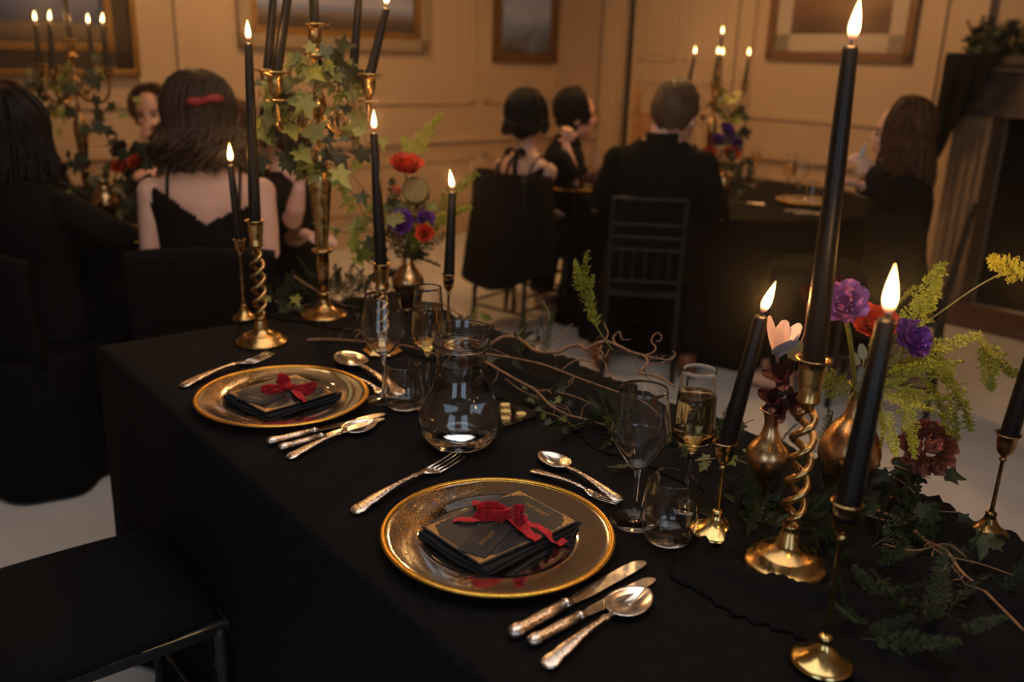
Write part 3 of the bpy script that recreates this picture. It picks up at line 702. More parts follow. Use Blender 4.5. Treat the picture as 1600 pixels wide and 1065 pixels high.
lay('fork', 'silver dessert fork half under the dessert spoon of the farther plate', G2, (527, 584), (622, 626))

# ------------------------------------------------------------------ chargers with napkin, menu, tag and ribbon
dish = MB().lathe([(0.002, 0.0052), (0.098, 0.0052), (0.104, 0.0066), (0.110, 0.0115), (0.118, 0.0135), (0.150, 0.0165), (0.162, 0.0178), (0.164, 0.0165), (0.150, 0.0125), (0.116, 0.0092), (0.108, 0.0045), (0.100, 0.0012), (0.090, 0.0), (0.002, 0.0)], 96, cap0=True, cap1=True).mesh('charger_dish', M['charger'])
def rimf():
    mb = MB(); seg = 160
    rings = []
    for k in range(12):
        a = 2 * pi * k / 12; rings.append((0.1615 + 0.0046 * cos(a), 0.0172 + 0.0024 * sin(a)))
    vs = []
    mb.lathe(rings + [rings[0]], seg, cap0=False, cap1=False); return mb.mesh('charger_rim', M['gold_rim'])
rim = rimf()
def text_mesh(s, size, name):
    cu = bpy.data.curves.new(name, 'FONT'); cu.body = s; cu.size = size; cu.align_x = 'CENTER'; cu.align_y = 'CENTER'; cu.extrude = 0.00012
    t = bpy.data.objects.new('tmp', cu); COL.objects.link(t); me = evaluated(t); bpy.data.objects.remove(t); bpy.data.curves.remove(cu)
    me.name = name; return me
def ribbon(pts, w, mb, up=None, n=7):
    pts = spline(pts, n); k = len(pts); L0 = MB()
    for i in range(k):
        t = (pts[min(i + 1, k - 1)] - pts[max(i - 1, 0)]).normalized()
        if up is None: side = t.cross(Vector((0, 0, 1)))
        else: side = Vector(up)
        side = (side - t * side.dot(t)).normalized(); ww = w * (0.95 + 0.07 * sin(i * 0.9)); nrm = side.cross(t).normalized() * 0.0014 * sin(i * 0.8)
        L0.v += [tuple(pts[i] - side * ww / 2 + nrm), tuple(pts[i] + nrm * -0.6), tuple(pts[i] + side * ww / 2 + nrm)]
    for i in range(k - 1):
        for j in (0, 1): L0.f.append((i * 3 + j, i * 3 + j + 1, i * 3 + 4 + j, i * 3 + 3 + j))
    return mb.add(L0.v, L0.f)
def setting(c_px, corners, tag_px, which, bow, feast, name):
    c = P(*c_px, TZ + 0.01)
    o = thing('charger_plate', 'clear glass charger plate with a glittering gold rim, ' + which, 'plate', (c.x, c.y, TZ + 0.001), 0.4, 'gold rimmed chargers')
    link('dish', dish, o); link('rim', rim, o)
    zt = TZ + 0.022
    q = [P(u, v, zt) for u, v in corners]                                   # top, right, bottom, left
    cen = (q[0] + q[1] + q[2] + q[3]) / 4
    ex = ((q[1] - q[0]) + (q[2] - q[3])) / 2; ey = ((q[0] - q[3]) + (q[1] - q[2])) / 2
    rz = math.atan2(ex.y, ex.x); hx, hy = ex.length / 2, ey.length / 2
    # napkin
    o = thing('napkin', 'folded black linen napkin under the menu, ' + which, 'napkin', (cen.x, cen.y, TZ + 0.0065), rz + 0.05)
    for k in range(2):
        g = 0.008 - 0.003 * k; ph = k * 1.3
        def lay_f(a, b, k=k, g=g): 
            return Vector(((a - 0.5) * 2 * (hx + g) + 0.0015 * sin(b * 9 + k), (b - 0.5) * 2 * (hy + g) + 0.0015 * sin(a * 8 + k), 0.0045 * k + 0.0050 + 0.0008 * sin(a * 7 + b * 5 + k)))
        f = MB().grid(lay_f, 14, 18).build('fold', M['napkin'], o); f.modifiers.new('t', 'SOLIDIFY').thickness = 0.0038
    # menu
    o = thing('menu_card', 'charcoal menu card with gold filigree corners, ' + which, 'menu card', (cen.x, cen.y, zt - 0.0025), rz)
    rr = random.Random(which); poly = []
    for (ax, ay, bx, by) in ((-1, -1, 1, -1), (1, -1, 1, 1), (1, 1, -1, 1), (-1, 1, -1, -1)):
        for k in range(14): t = k / 14; poly.append((lerp(ax, bx, t) * hx + rr.uniform(-0.0007, 0.0007), lerp(ay, by, t) * hy + rr.uniform(-0.0007, 0.0007)))
    MB().prism(poly, 0, 0.0025).build('card', menu_card_material(hx, hy), o, False)
    t = text_mesh(feast, 0.0105, 'menu_heading'); t.materials.append(M['gold_ink']); link('heading', t, o, Tr(0, hy * 0.74, 0.0026))
    mb = MB()
    for k, (yy, ww, xx) in enumerate([(0.50, 0.30, -.05), (0.36, 0.42, 0), (0.30, 0.25, -.1), (0.05, 0.35, .2), (-0.02, 0.5, .1), (-0.22, 0.32, -.2), (-0.28, 0.5, -.1), (-0.5, 0.45, .25), (-0.56, 0.3, .2), (-0.74, 0.25, .35)]):
        mb.box((xx * hx, yy * hy, 0.0027), (ww * hx, 0.0016, 0.0002))
    mb.build('printed_lines', M['pale_ink'], o, False)
    # place tag
    q = [P(u, v, zt + 0.001) for u, v in tag_px]; tc = (q[0] + q[1] + q[2] + q[3]) / 4
    ex = ((q[1] - q[0]) + (q[2] - q[3])) / 2; ey = ((q[0] - q[3]) + (q[1] - q[2])) / 2; trz = math.atan2(ex.y, ex.x); tx, ty = ex.length / 2, ey.length / 2
    o = thing('place_tag', 'dark brown place tag tied on the menu, ' + which, 'tag', (tc.x, tc.y, zt + 0.0003), trz)
    k = 0.18 * ty
    MB().prism([(-tx, -ty), (tx * 0.86, -ty), (tx, -ty + k), (tx, ty - k), (tx * 0.86, ty), (-tx, ty)], 0, 0.0014).build('card', M['tag'], o, False)
    if name:
        t = text_mesh(name, 0.0115, 'tag_name'); t.materials.append(M['gold_ink']); link('lettering', t, o, Tr(-tx * 0.12, -ty * 0.1, 0.0016))
    else:
        MB().box((-tx * 0.55, 0, 0.0016), (0.0016, ty * 1.0, 0.0002)).build('printed_line', M['pale_ink'], o, False)
    MB().lathe([(0.0028, 0), (0.0035, 0.0008), (0.0028, 0.0012), (0.0018, 0.0006)], 20, (tx * 0.82, 0, 0.0014), False, False).build('eyelet', M['brass_bright'], o)
    # ribbon
    base = P(*bow['knot'], zt + 0.006); o = thing('ribbon', 'red velvet ribbon tied in a bow round the menu, ' + which, 'ribbon', base)
    R = lambda l: [P(u, v, zt + h) - base for u, v, h in l]
    for nm, pts, w, up in bow['strips']:
        f = ribbon(R(pts), w, MB(), up).build(nm, M['velvet'], o); f.modifiers.new('t', 'SOLIDIFY').thickness = 0.0014
        s = f.modifiers.new('s', 'SUBSURF'); s.levels = 1; s.render_levels = 1
    mb = MB().ball((0, 0, 0.004), (0.011, 0.009, 0.008), 14, 8, M=Matrix.Rotation(0.7, 4, 'Z'))
    mb.v = [(x + 0.0012 * sin(y * 900), y + 0.0012 * sin(x * 800), z) for x, y, z in mb.v]; mb.build('knot', M['velvet'], o)
UPZ = (0.1, -0.2, 1)
setting((778, 836), [(801.7, 762), (894, 806), (759, 891.5), (669, 824)], [(756, 873), (801, 822), (775, 800), (716, 857)], 'nearer plate',
        dict(knot=(796, 805), strips=[
            ('tail', [(796, 806, .008), (770, 809, .005), (740, 810, .006), (708, 811, .003)], .014, None),
            ('tail', [(785, 800, .010), (762, 790, .013), (745, 785, .006), (738, 787, .003)], .017, None),
            ('loop', [(795, 806, .008), (770, 806, .020), (748, 803, .028), (746, 795, .034), (765, 791, .034), (785, 799, .016)], .023, UPZ),
            ('loop', [(798, 806, .008), (808, 799, .028), (818, 796, .034), (816, 807, .026), (803, 812, .010)], .023, UPZ),
            ('tail', [(800, 808, .008), (815, 822, .008), (830, 834, .005), (842, 842, .003)], .018, None),
            ('tail', [(805, 805, .010), (830, 818, .007), (850, 826, .006), (862, 840, -.002), (870, 848, -.012), (884, 842, -.010)], .014, None)]),
        'THE FEAST', 'MYRIAM')
setting((442, 621), [(452, 585), (531, 609), (408, 648), (366, 611)], [(400, 637), (456, 612), (420, 598), (378, 618)], 'farther plate',
        dict(knot=(450, 606), strips=[
            ('loop', [(448, 607, .006), (428, 612, .010), (410, 610, .018), (412, 605, .022), (430, 604, .016), (446, 606, .010)], .013, UPZ),
            ('loop', [(450, 604, .008), (438, 596, .022), (434, 590, .030), (444, 588, .030), (452, 597, .018)], .016, UPZ),
            ('loop', [(455, 606, .006), (472, 606, .016), (488, 601, .024), (492, 606, .018), (478, 613, .012), (460, 609, .008)], .018, UPZ),
            ('tail', [(460, 608, .008), (466, 615, .010), (472, 621, .006)], .017, None),
            ('tail', [(466, 612, .010), (472, 620, .008), (478, 627, .001)], .013, None)]),
        'THE FEAST', None)

# ------------------------------------------------------------------ glasses
def lathe_part(name, prof, mat_, parent, seg=48, M0=None): return MB().lathe(prof, seg, cap0=False, cap1=False).build(name, mat_, parent, True, M0)
def shell(pr, t=0.0012, floor=0.003):
    """outer profile bottom->top to a closed thin glass wall"""
    inner = [(max(0.0006, r - t), z) for r, z in pr if z > pr[0][1] + floor]
    rim_ = [(pr[-1][0] - t * 0.5 + t * 0.5 * cos(a), pr[-1][1] + t * 0.5 * sin(a)) for a in [pi * k / 8 for k in range(1, 8)]]
    return [(0.0004, pr[0][1])] + pr + rim_ + inner[::-1] + [(0.0006, pr[0][1] + floor)]
def smooth_prof(pts, n=6): return [(max(0.0005, p.x), p.z) for p in spline([(r, 0, z) for r, z in pts], n)]
def wine_glass(label, base, rows, s):
    b = P(*base, TZ); zr, zw, zb = [zat(b, v) - TZ for v in rows]
    o = thing('wine_glass', label, 'wine glass', (b.x, b.y, TZ + 0.001), 0, 'wine glasses')
    bowl = smooth_prof([(0.006 * s, zb), (0.017 * s, zb + 0.008), (0.041 * s, zw - 0.006), (0.0440 * s, zw + 0.006), (0.040 * s, lerp(zw, zr, .45)), (0.034 * s, zr)], 6)
    lathe_part('bowl', shell(bowl, 0.0011), M['glass'], o)
    lathe_part('stem', [(0.0004, 0.0045), (0.0075, 0.0045), (0.0045, 0.014), (0.0036, 0.03), (0.0034, zb * 0.7), (0.0045, zb - 0.006), (0.0062, zb - 0.0003), (0.0004, zb - 0.0003)], M['glass'], o, 32)
    lathe_part('foot', [(0.0004, 0.0), (0.036 * s, 0.0), (0.0368 * s, 0.0008), (0.034 * s, 0.0015), (0.015, 0.0028), (0.0075, 0.0043), (0.0004, 0.0043)], M['glass'], o)
wine_glass('empty wine glass standing by the nearer plate', (990, 815), (607, 682, 732), 1.0)
wine_glass('empty wine glass beside the water jug, near the farther plate', (600, 624), (462, 520, 555), 1.0)
def flute(label, base, rows, s):
    b = P(*base, TZ); zr, zl, zw, zb = [zat(b, v) - TZ for v in rows]
    o = thing('champagne_flute', label, 'champagne glass', (b.x, b.y, TZ + 0.001), 0, 'filled champagne flutes')
    pr = smooth_prof([(0.0045, zb), (0.011 * s, zb + 0.012), (0.0285 * s, zw - 0.004), (0.0308 * s, zw + 0.008), (0.0300 * s, lerp(zw, zr, .45)), (0.0255 * s, zr)], 6)
    lathe_part('bowl', shell(pr, 0.0011), M['glass'], o)
    liq = [(r - 0.0008, z) for r, z in pr if zb + 0.0035 < z < zl] ; rl = liq[-1][0]
    lathe_part('champagne', [(0.0003, zb + 0.0035)] + liq + [(rl - 0.0005, zl), (rl - 0.003, zl - 0.0004), (0.0003, zl - 0.0004)], M['champagne'], o)
    lathe_part('stem', [(0.0004, 0.0045), (0.006, 0.0045), (0.0038, 0.014), (0.0032, 0.03), (0.0032, zb * 0.75), (0.0048, zb - 0.0004), (0.0004, zb - 0.0004)], M['glass'], o, 32)
    lathe_part('foot', [(0.0004, 0.0), (0.032 * s, 0.0), (0.0326 * s, 0.0008), (0.030 * s, 0.0015), (0.013, 0.0028), (0.006, 0.0043), (0.0004, 0.0043)], M['glass'], o)
flute('filled champagne flute behind the tumbler of the nearer setting', (1072, 792), (577, 615, 682, 708), 1.0)
flute('filled champagne flute behind the water jug', (668, 634), (449, 478, 530, 556), 1.0)
def tumbler(label, base, rows, s):
    b = P(*base, TZ); zr, zw = [zat(b, v) - TZ for v in rows]
    o = thing('tumbler', label, 'tumbler', (b.x, b.y, TZ + 0.001), 0, 'stemless tumblers')
    pr = smooth_prof([(0.026 * s, 0.0), (0.034 * s, 0.006), (0.040 * s, zw), (0.0395 * s, zw + 0.014), (0.0365 * s, lerp(zw, zr, .6)), (0.0325 * s, zr)], 6)
    lathe_part('body', shell(pr, 0.0013, 0.007), M['glass'], o)
tumbler('empty stemless tumbler in front of the wine glass by the nearer plate', (1042, 842), (748, 812), 1.03)
tumbler('empty stemless tumbler next to the water jug', (632, 636), (570, 618), 1.0)

# ------------------------------------------------------------------ water jug
b = P(718, 692, TZ); zz = lambda v: zat(b, v) - TZ
o = thing('water_jug', 'round bellied glass jug full of water between the two settings', 'jug', (b.x, b.y, TZ + 0.001))
jp = smooth_prof([(0.040, 0.0), (0.056, 0.006), (0.0715, zz(668)), (0.0735, zz(652)), (0.066, zz(630)), (0.0515, zz(607)), (0.0445, zz(588)), (0.0425, zz(568)), (0.0435, zz(548)), (0.0475, zz(541)), (0.0468, zz(534)), (0.0470, zz(524)), (0.0495, zz(513))], 6)
mb = MB().lathe(shell(jp, 0.0022, 0.006), 64, cap0=False, cap1=False); zt0, zt1 = zz(540), zz(513)
def spout(p):
    x, y, z = p; t = max(0, min(1, (z - zt0) / (zt1 - zt0))); a = math.atan2(y, x) - 0.15; a = (a + pi) % (2 * pi) - pi
    g = t * t * math.exp(-(a / 0.30) ** 2); k = 1 + 0.17 * g; return (x * k, y * k, z + 0.004 * g)
mb.v = [spout(p) for p in mb.v]; mb.build('glass_body', M['jug_glass'], o)
MB().lathe([(0.0470, zz(543)), (0.0492, zz(541)), (0.0492, zz(537)), (0.0470, zz(535))], 64, cap0=False, cap1=False).build('collar', M['jug_glass'], o)
wz = zz(566); liq = [(r - 0.0012, z) for r, z in jp if 0.006 < z < wz]
lathe_part('water', [(0.0003, 0.0066)] + liq + [(liq[-1][0] - 0.001, wz), (0.030, wz - 0.0008), (0.0003, wz - 0.0008)], M['water'], o, 64)

# ------------------------------------------------------------------ butter dish
q = [P(u, v, TZ) for u, v in ((794, 630), (842, 653), (779, 676), (737, 651))]; c = sum(q, Vector()) / 4
o = thing('butter_dish', 'small cut glass dish with slanted rim beside the water jug', 'dish', (c.x, c.y, TZ + 0.001))
pl = [(p.x - c.x, p.y - c.y) for p in q][::-1]; inn = [(x * 0.90, y * 0.90) for x, y in pl]
mb = MB(); mb.prism(inn, 0.0, 0.004); mb.build('base', M['glass'], o, False)
mb = MB(); n = 4
vs = [Vector((x * .93, y * .93, 0.0)) for x, y in pl] + [Vector((x, y, 0.012)) for x, y in pl] + [Vector((x * .95, y * .95, 0.012)) for x, y in pl] + [Vector((x * .90, y * .90, 0.0)) for x, y in pl]
fs = []
for r in range(3):
    for k in range(4): fs.append((r * 4 + k, r * 4 + (k + 1) % 4, (r + 1) * 4 + (k + 1) % 4, (r + 1) * 4 + k))
fs += [(12 + k, 12 + (k + 1) % 4, (k + 1) % 4, k) for k in range(4)]
mb.add(vs, fs).build('rim', M['glass'], o, False)
bm_ = MB().prism([((0.0095 + 0.0011 * cos(8 * a)) * cos(a), (0.0095 + 0.0011 * cos(8 * a)) * sin(a)) for a in [2 * pi * k / 48 for k in range(48)]], 0, 0.011).mesh('butter', M['butter'], False)
for (u, v), dz, lb in (((789, 640), 0.0, 'far end of the row of three'), ((790, 650), 0.0, 'middle of the row of three'), ((789, 661), 0.0, 'near end of the row of three'), ((814, 654), 0.0, 'lying alone')):
    p = P(u, v, TZ + 0.005); t = link('butter_pat', bm_); t.location = (p.x, p.y, TZ + 0.0055); t.rotation_euler = (0, 0, u); tag(t, 'pale yellow butter pat in the glass dish, ' + lb, 'butter', 'butter pats')

# ------------------------------------------------------------------ candles and candlesticks
def flame_mesh():
    pr = [(0.0006, 0.0), (0.0028, 0.05), (0.0048, 0.14), (0.0060, 0.27), (0.0060, 0.40), (0.0050, 0.56), (0.0034, 0.73), (0.0017, 0.88), (0.0003, 1.0)]
    mb = MB().lathe(smooth_prof(pr, 4), 20)
    mb.v = [(x, y, z * 0.044) for x, y, z in mb.v]; return mb.mesh('flame', M['flame'])
FLAME = flame_mesh()
def candle(label, a, b, r0=0.0125, r1=0.0085, fl=1.0, lean=(0, 0), lit=True, group=None, power=1.0, name='taper_candle'):
    a = Vector(a); b = Vector(b); d = b - a; L = d.length
    o = thing(name, label, 'candle', a, 0, group)
    R = align_z(d)
    prof = [(r0 * 0.92, 0.0), (r0, 0.006), (r0 * 0.99, L * 0.15), (lerp(r0, r1, 0.5), L * 0.55), (r1, L - 0.006), (r1 * 0.8, L - 0.0005), (r1 * 0.45, L - 0.002), (0.0006, L - 0.0025)]
    MB().lathe(prof, 24, cap1=False, M=R).build('wax', M['wax'], o)
    t = R @ Vector((0, 0, L - 0.002)); MB().tube([t, t + Vector((0.0003, 0, 0.005)), t + Vector((0.001, 0, 0.009))], [0.0009, 0.0008, 0.0006], 6).build('wick', M['wick'], o)
    if lit:
        F = Matrix.Translation(t + Vector((0.0005, 0, 0.005))) @ align_z((lean[0], lean[1], 1)) @ Matrix.Diagonal((fl, fl, fl, 1)); link('flame', FLAME, o, F)
        ld = bpy.data.lights.new('flame_glow', 'POINT'); ld.energy = CANDLE_W * power; ld.color = WARM; ld.shadow_soft_size = 0.012
        l = bpy.data.objects.new('flame_glow', ld); COL.objects.link(l); l.parent = o; l.location = F @ Vector((0, 0, 0.024))
    return o
def up(b, v): return Vector((b.x, b.y, zat(b, v)))
def thin_stick(label, base_px, cup_v, rb=0.034, m='brass', cup=(0.012, 0.032)):
    b = P(*base_px, TZ); H = zat(b, cup_v) - TZ; r, h = cup
    o = thing('candlestick', label, 'candlestick', (b.x, b.y, TZ + 0.006))
    lathe_part('base', [(0.0004, 0), (rb, 0.0), (rb * 1.02, 0.002), (rb * 0.9, 0.005), (rb * 0.55, 0.012), (rb * 0.32, 0.022), (0.0075, 0.03), (0.0085, 0.033), (0.006, 0.036), (0.0004, 0.036)], M[m], o)
    lathe_part('stem', [(0.0032, 0.034), (0.0030, H * 0.5), (0.0028, H - h - 0.008), (0.0055, H - h - 0.004), (0.0035, H - h)], M[m], o, 20)
    lathe_part('cup', [(0.0035, H - h), (0.007, H - h + 0.004), (r * 0.86, H - h + 0.010), (r, H - 0.012), (r * 1.05, H - 0.004), (r * 1.3, H), (r * 1.28, H + 0.0012), (r * 0.95, H - 0.002), (r * 0.9, H - 0.018), (0.0005, H - 0.019)], M[m], o, 32)
    return o, b, H
def twist_stick(label, base_px, cup_v, rb=0.060, hexa=False, turns=2.6, m='brass'):
    b = P(*base_px, TZ); H = zat(b, cup_v) - TZ; s = H / 0.285
    o = thing('twisted_candlestick', label, 'candlestick', (b.x, b.y, TZ + (0.002 if b.x < 0.2 else 0.010)))
    if hexa:
        lathe_part('base', [(0.0004, 0), (rb, 0), (rb, 0.006), (rb * 0.84, 0.011), (rb * 0.8, 0.016), (rb * 0.45, 0.022), (0.010, 0.032), (0.009, 0.042), (0.0004, 0.042)], M[m], o, 6, None)
        o.children[-1].data.polygons.foreach_set('use_smooth', [False] * len(o.children[-1].data.polygons))
    else:
        lathe_part('base', [(0.0004, 0), (rb, 0), (rb * 1.01, 0.0025), (rb * 0.93, 0.006), (rb * 0.78, 0.010), (rb * 0.74, 0.017), (rb * 0.66, 0.020), (rb * 0.34, 0.028), (0.0165, 0.034), (0.0125, 0.050), (0.0105, 0.055), (0.0125, 0.059), (0.009, 0.063), (0.0004, 0.063)], M[m], o, 64)
    z0, z1 = 0.060 if not hexa else 0.040, H - 0.068
    for ph in (0, pi):
        pts = []; n = 72
        for k in range(n + 1):
            t = k / n; e = min(1, t * 9, (1 - t) * 9); rr = 0.0132 * sqrt(max(0.02, e)); a = ph + turns * 2 * pi * t
            pts.append((rr * cos(a), rr * sin(a), lerp(z0, z1, t)))
        MB().tube(pts, 0.0050, 10).build('twisted_strand', M[m], o)
    lathe_part('cup', [(0.0004, z1 - 0.004), (0.008, z1 - 0.003), (0.0085, z1 + 0.006), (0.0145, z1 + 0.010), (0.0155, z1 + 0.013), (0.0135, z1 + 0.016), (0.0155, z1 + 0.034), (0.0175, H - 0.012), (0.0182, H - 0.003), (0.0228, H - 0.0005), (0.0228, H + 0.0012), (0.0165, H - 0.001), (0.0150, H - 0.02), (0.0005, H - 0.021)], M[m], o, 40)
    return o, b, H
def in_cup(b, H, top_px, label, drop=0.018, r0=0.0125, r1=0.0085, y=None, **kw):
    a = Vector((b.x, b.y, TZ + 0.002 + H - drop)); t = PY(top_px[0], top_px[1], (b.y if y is None else y)); return candle(label, a, t, r0, r1, **kw)
GC = 'black taper candles on the long table'
o, b, H = twist_stick('barley twist brass candlestick by the farther plate, holding a very tall black candle', (409, 535), 346)
in_cup(b, H, (388, 66), 'very tall black taper in the twisted candlestick by the farther plate', r0=0.0133, r1=0.0085, group=GC, fl=0.95)
o, b, H = thin_stick('slender brass candlestick behind the twisted one at the far end', (382, 500), 378, 0.031)
in_cup(b, H, (360, 256), 'short black taper in the slender candlestick at the far end', r0=0.0105, r1=0.0078, group=GC, fl=1.05)
o, b, H = twist_stick('twisted brass candlestick on a hexagonal base, behind the farther wine glass', (598, 552), 413, 0.046, True, 1.9)
in_cup(b, H, (584, 206), 'black taper rising behind the farther wine glass', r0=0.0135, r1=0.0085, group=GC, fl=0.98)
o, b, H = thin_stick('brass candlestick behind the water jug, next to the red flowers', (700, 548), 432, 0.032, cup=(0.0125, 0.040))
in_cup(b, H, (707, 298), 'black taper with a slanting flame next to the red flowers', r0=0.0125, r1=0.0085, group=GC, fl=1.0, lean=(-0.16, 0))
o, b, H = thin_stick('bright brass candlestick beside the nearer tumbler, bearing a leaning candle', (1117, 836), 696, 0.037, 'brass_bright', (0.0135, 0.036))
in_cup(b, H, (1190, 492), 'strongly leaning black taper beside the pale lily', r0=0.0128, r1=0.0095, group=GC, fl=1.05, lean=(0.30, 0))
o, b, H = twist_stick('barley twist brass candlestick among the ferns at the near end', (1226, 890), 572, 0.056)
in_cup(b, H, (1329, 70), 'tallest black taper, reaching across the amber picture', r0=0.0148, r1=0.0092, group=GC, fl=1.08, lean=(0.06, 0))
o, b, H = thin_stick('brass candlestick at the bottom edge, its base cut by the frame', (1283, 1040), 792, 0.036, 'brass_bright', (0.0135, 0.040))
in_cup(b, H, (1386, 496), 'black taper with the biggest flame, in front of the lime fern', r0=0.0142, r1=0.0098, group=GC, fl=1.22, lean=(-0.02, 0), y=b.y + 0.02)
o, b, H = thin_stick('thin brass candlestick standing alone beside the pale floor at the edge', (1541, 838), 684, 0.03, 'brass_dark', (0.0135, 0.036))
in_cup(b, H, (1640, 470), 'black taper cut off by the picture edge', r0=0.0128, r1=0.0095, group=GC)

def candelabrum(label, loc, rz, s=1.0, m='brass', name='candelabrum'):
    """five-light candelabrum on an urn-shaped column; origin at its foot"""
    o = thing(name, label, 'candelabrum', loc, rz); o.scale = (s, s, s)
    lathe_part('base', [(0.0004, 0), (0.062, 0), (0.064, 0.004), (0.056, 0.009), (0.042, 0.015), (0.026, 0.022), (0.014, 0.036), (0.011, 0.052), (0.016, 0.058), (0.013, 0.064), (0.0004, 0.064)], M[m], o)
    lathe_part('lower_stem', [(0.0004, 0.062), (0.011, 0.064), (0.013, 0.10), (0.017, 0.135), (0.0165, 0.165), (0.026, 0.170), (0.027, 0.176), (0.018, 0.180), (0.0004, 0.180)], M[m], o)
    lathe_part('urn', smooth_prof([(0.014, 0.178), (0.0165, 0.20), (0.0205, 0.25), (0.0265, 0.32), (0.028, 0.355), (0.0245, 0.385), (0.014, 0.41), (0.008, 0.425)], 5), M[m], o)
    lathe_part('upper_stem', [(0.008, 0.42), (0.0065, 0.45), (0.010, 0.456), (0.006, 0.462), (0.006, 0.50), (0.012, 0.506), (0.018, 0.515), (0.0225, 0.535), (0.0215, 0.552), (0.012, 0.565), (0.008, 0.575), (0.0115, 0.59), (0.008, 0.605), (0.009, 0.64), (0.030, 0.648), (0.0305, 0.651), (0.010, 0.655), (0.0105, 0.668)], M[m], o)
    cup = [(0.0004, 0), (0.007, 0.0), (0.011, 0.008), (0.016, 0.022), (0.0175, 0.036), (0.0165, 0.046), (0.020, 0.050), (0.033, 0.054), (0.034, 0.057), (0.018, 0.055), (0.013, 0.050), (0.012, 0.038), (0.0005, 0.037)]
    cm = MB().lathe(cup, 36, cap0=False, cap1=False).mesh('cup', M[m])
    link('cup', cm, o, Tr(0, 0, 0.664)); tops = [Vector((0, 0, 0.70))]
    pm = MB().lathe([(0.0004, 0), (0.006, 0), (0.026, 0.004), (0.0265, 0.006), (0.006, 0.006), (0.006, 0.012), (0.0004, 0.012)], 32, cap0=False, cap1=False).mesh('drip_pan', M[m])
    for k in range(4):
        a = radians(-25 + 90 * k); R = Rz(a)
        pts = spline([(0.012, 0, 0.512), (0.05, 0, 0.475), (0.10, 0, 0.462), (0.142, 0, 0.495), (0.150, 0, 0.545)], 6)
        arm = MB().tube(pts, [0.0055] * len(pts), 10); 
        arm.tube(spline([(0.06, 0, 0.472), (0.05, 0, 0.50), (0.07, 0, 0.515), (0.085, 0, 0.50), (0.075, 0, 0.49)], 5), 0.0035, 8)
        ar = arm.build('arm', M[m], o, True, R); link('drip_pan', pm, ar, Tr(0.150, 0, 0.545)); link('cup', cm, ar, Tr(0.150, 0, 0.556))
        p = R @ Vector((0.150, 0, 0.594)); tops.append(p)
    return o, [Matrix.Translation(loc) @ Rz(rz) @ Matrix.Scale(s, 4) @ t for t in tops]
cb = P(507, 495, TZ); cb.z = TZ + 0.004
sc_ = (zat(cb, 40) - TZ) / 0.72
MAINC, tops = candelabrum('tall five armed brass candelabrum wrapped in ivy at the far end of the long table', cb, 0.0, sc_)
names = ['centre candle of the ivy wrapped candelabrum', 'lit taper nearest the red rose on the ivy wrapped candelabrum', 'taper on the back arm of the ivy wrapped candelabrum', 'taper on the far outer arm of the ivy wrapped candelabrum', 'taper on the front arm of the ivy wrapped candelabrum']
for k, t in enumerate(tops):
    b_ = Vector((t.x, t.y, t.z))
    if k == 1: e = PY(604, 12, t.y)
    elif k == 2: e = PY(563, -35, t.y)
    elif k == 3: e = PY(430, -40, t.y)
    elif k == 4: e = PY(458, -60, t.y)
    else: e = t + Vector((0, 0, 0.26))
    candle('black ' + names[k], b_, e, 0.0118, 0.0085, group='candles of the ivy wrapped candelabrum', lit=True)

# far candelabra with their candles
bgp = Vector((-1.75, 3.65, 0.752)); BG3, tops = candelabrum('candelabrum on the round table below the dark framed seascape', bgp, 0.35, 0.93, 'brass_dark')
nm = ['tall centre candle', 'candle on the arm nearest the bare backed guest', 'candle on the far arm', 'candle on the arm over the dark haired guest', 'candle on the near arm']
for k, t in enumerate(tops): candle('black ' + nm[k] + ' of the seascape side candelabrum', t, t + Vector((0.004 * (k - 2), 0, 0.17 if k else 0.26)), 0.0115, 0.0085, group='candles of the seascape side candelabrum', fl=0.95, lean=(0.12 if k in (1, 4) else 0, 0))
T2C = Vector((1.13, 4.95, 0.72))
p2 = PY(1100, 300, 4.95); BG2, tops = candelabrum('candelabrum on the round table in front of the door', Vector((p2.x + 0.01, 4.95, 0.722)), 0.15, 0.97, 'brass')
nm = ['tall centre candle', 'candle on the arm nearest the amber picture', 'candle on the far middle arm', 'candle on the arm above the seated man', 'candle on the near middle arm']
for k, t in enumerate(tops): candle('slim black ' + nm[k] + ' of the door side candelabrum', t, t + Vector((0.02 if k == 3 else 0.006, 0, 0.145)), 0.0105, 0.0075, group='candles of the door side candelabrum', fl=0.95)

# ------------------------------------------------------------------ vases
def vase(label, base_px, rows, m, seg=48, extra=None, name='bud_vase'):
    """rows: (picture row, radius) from foot to mouth"""
    b = P(*base_px, TZ); pr = []
    for v, r in rows: pr.append((r, max(0.0, zat(b, v) - TZ) if v is not None else 0.0))
    pr = smooth_prof(pr, 5); o = thing(name, label, 'vase', (b.x, b.y, TZ + 0.003))
    inner = [(max(0.001, r - 0.0018), z) for r, z in pr[::-1]]
    lathe_part('body', [(0.0004, 0)] + pr + inner[:len(inner) // 2], M[m], o, seg)
    top = pr[-1]
    lathe_part('lip', [(top[0] - 0.001, top[1] - 0.002), (top[0] + 0.0015, top[1] - 0.0005), (top[0] + 0.0012, top[1] + 0.0012), (top[0] - 0.0012, top[1] + 0.0006), (top[0] - 0.001, top[1] - 0.002)], M[m], o, seg)
    return b, top
VR = vase('round bellied copper toned vase holding the red and purple flowers', (638, 486), [(None, 0.020), (480, 0.018), (468, 0.028), (445, 0.041), (432, 0.037), (418, 0.020), (405, 0.0125), (393, 0.0135)], 'copper_brass')
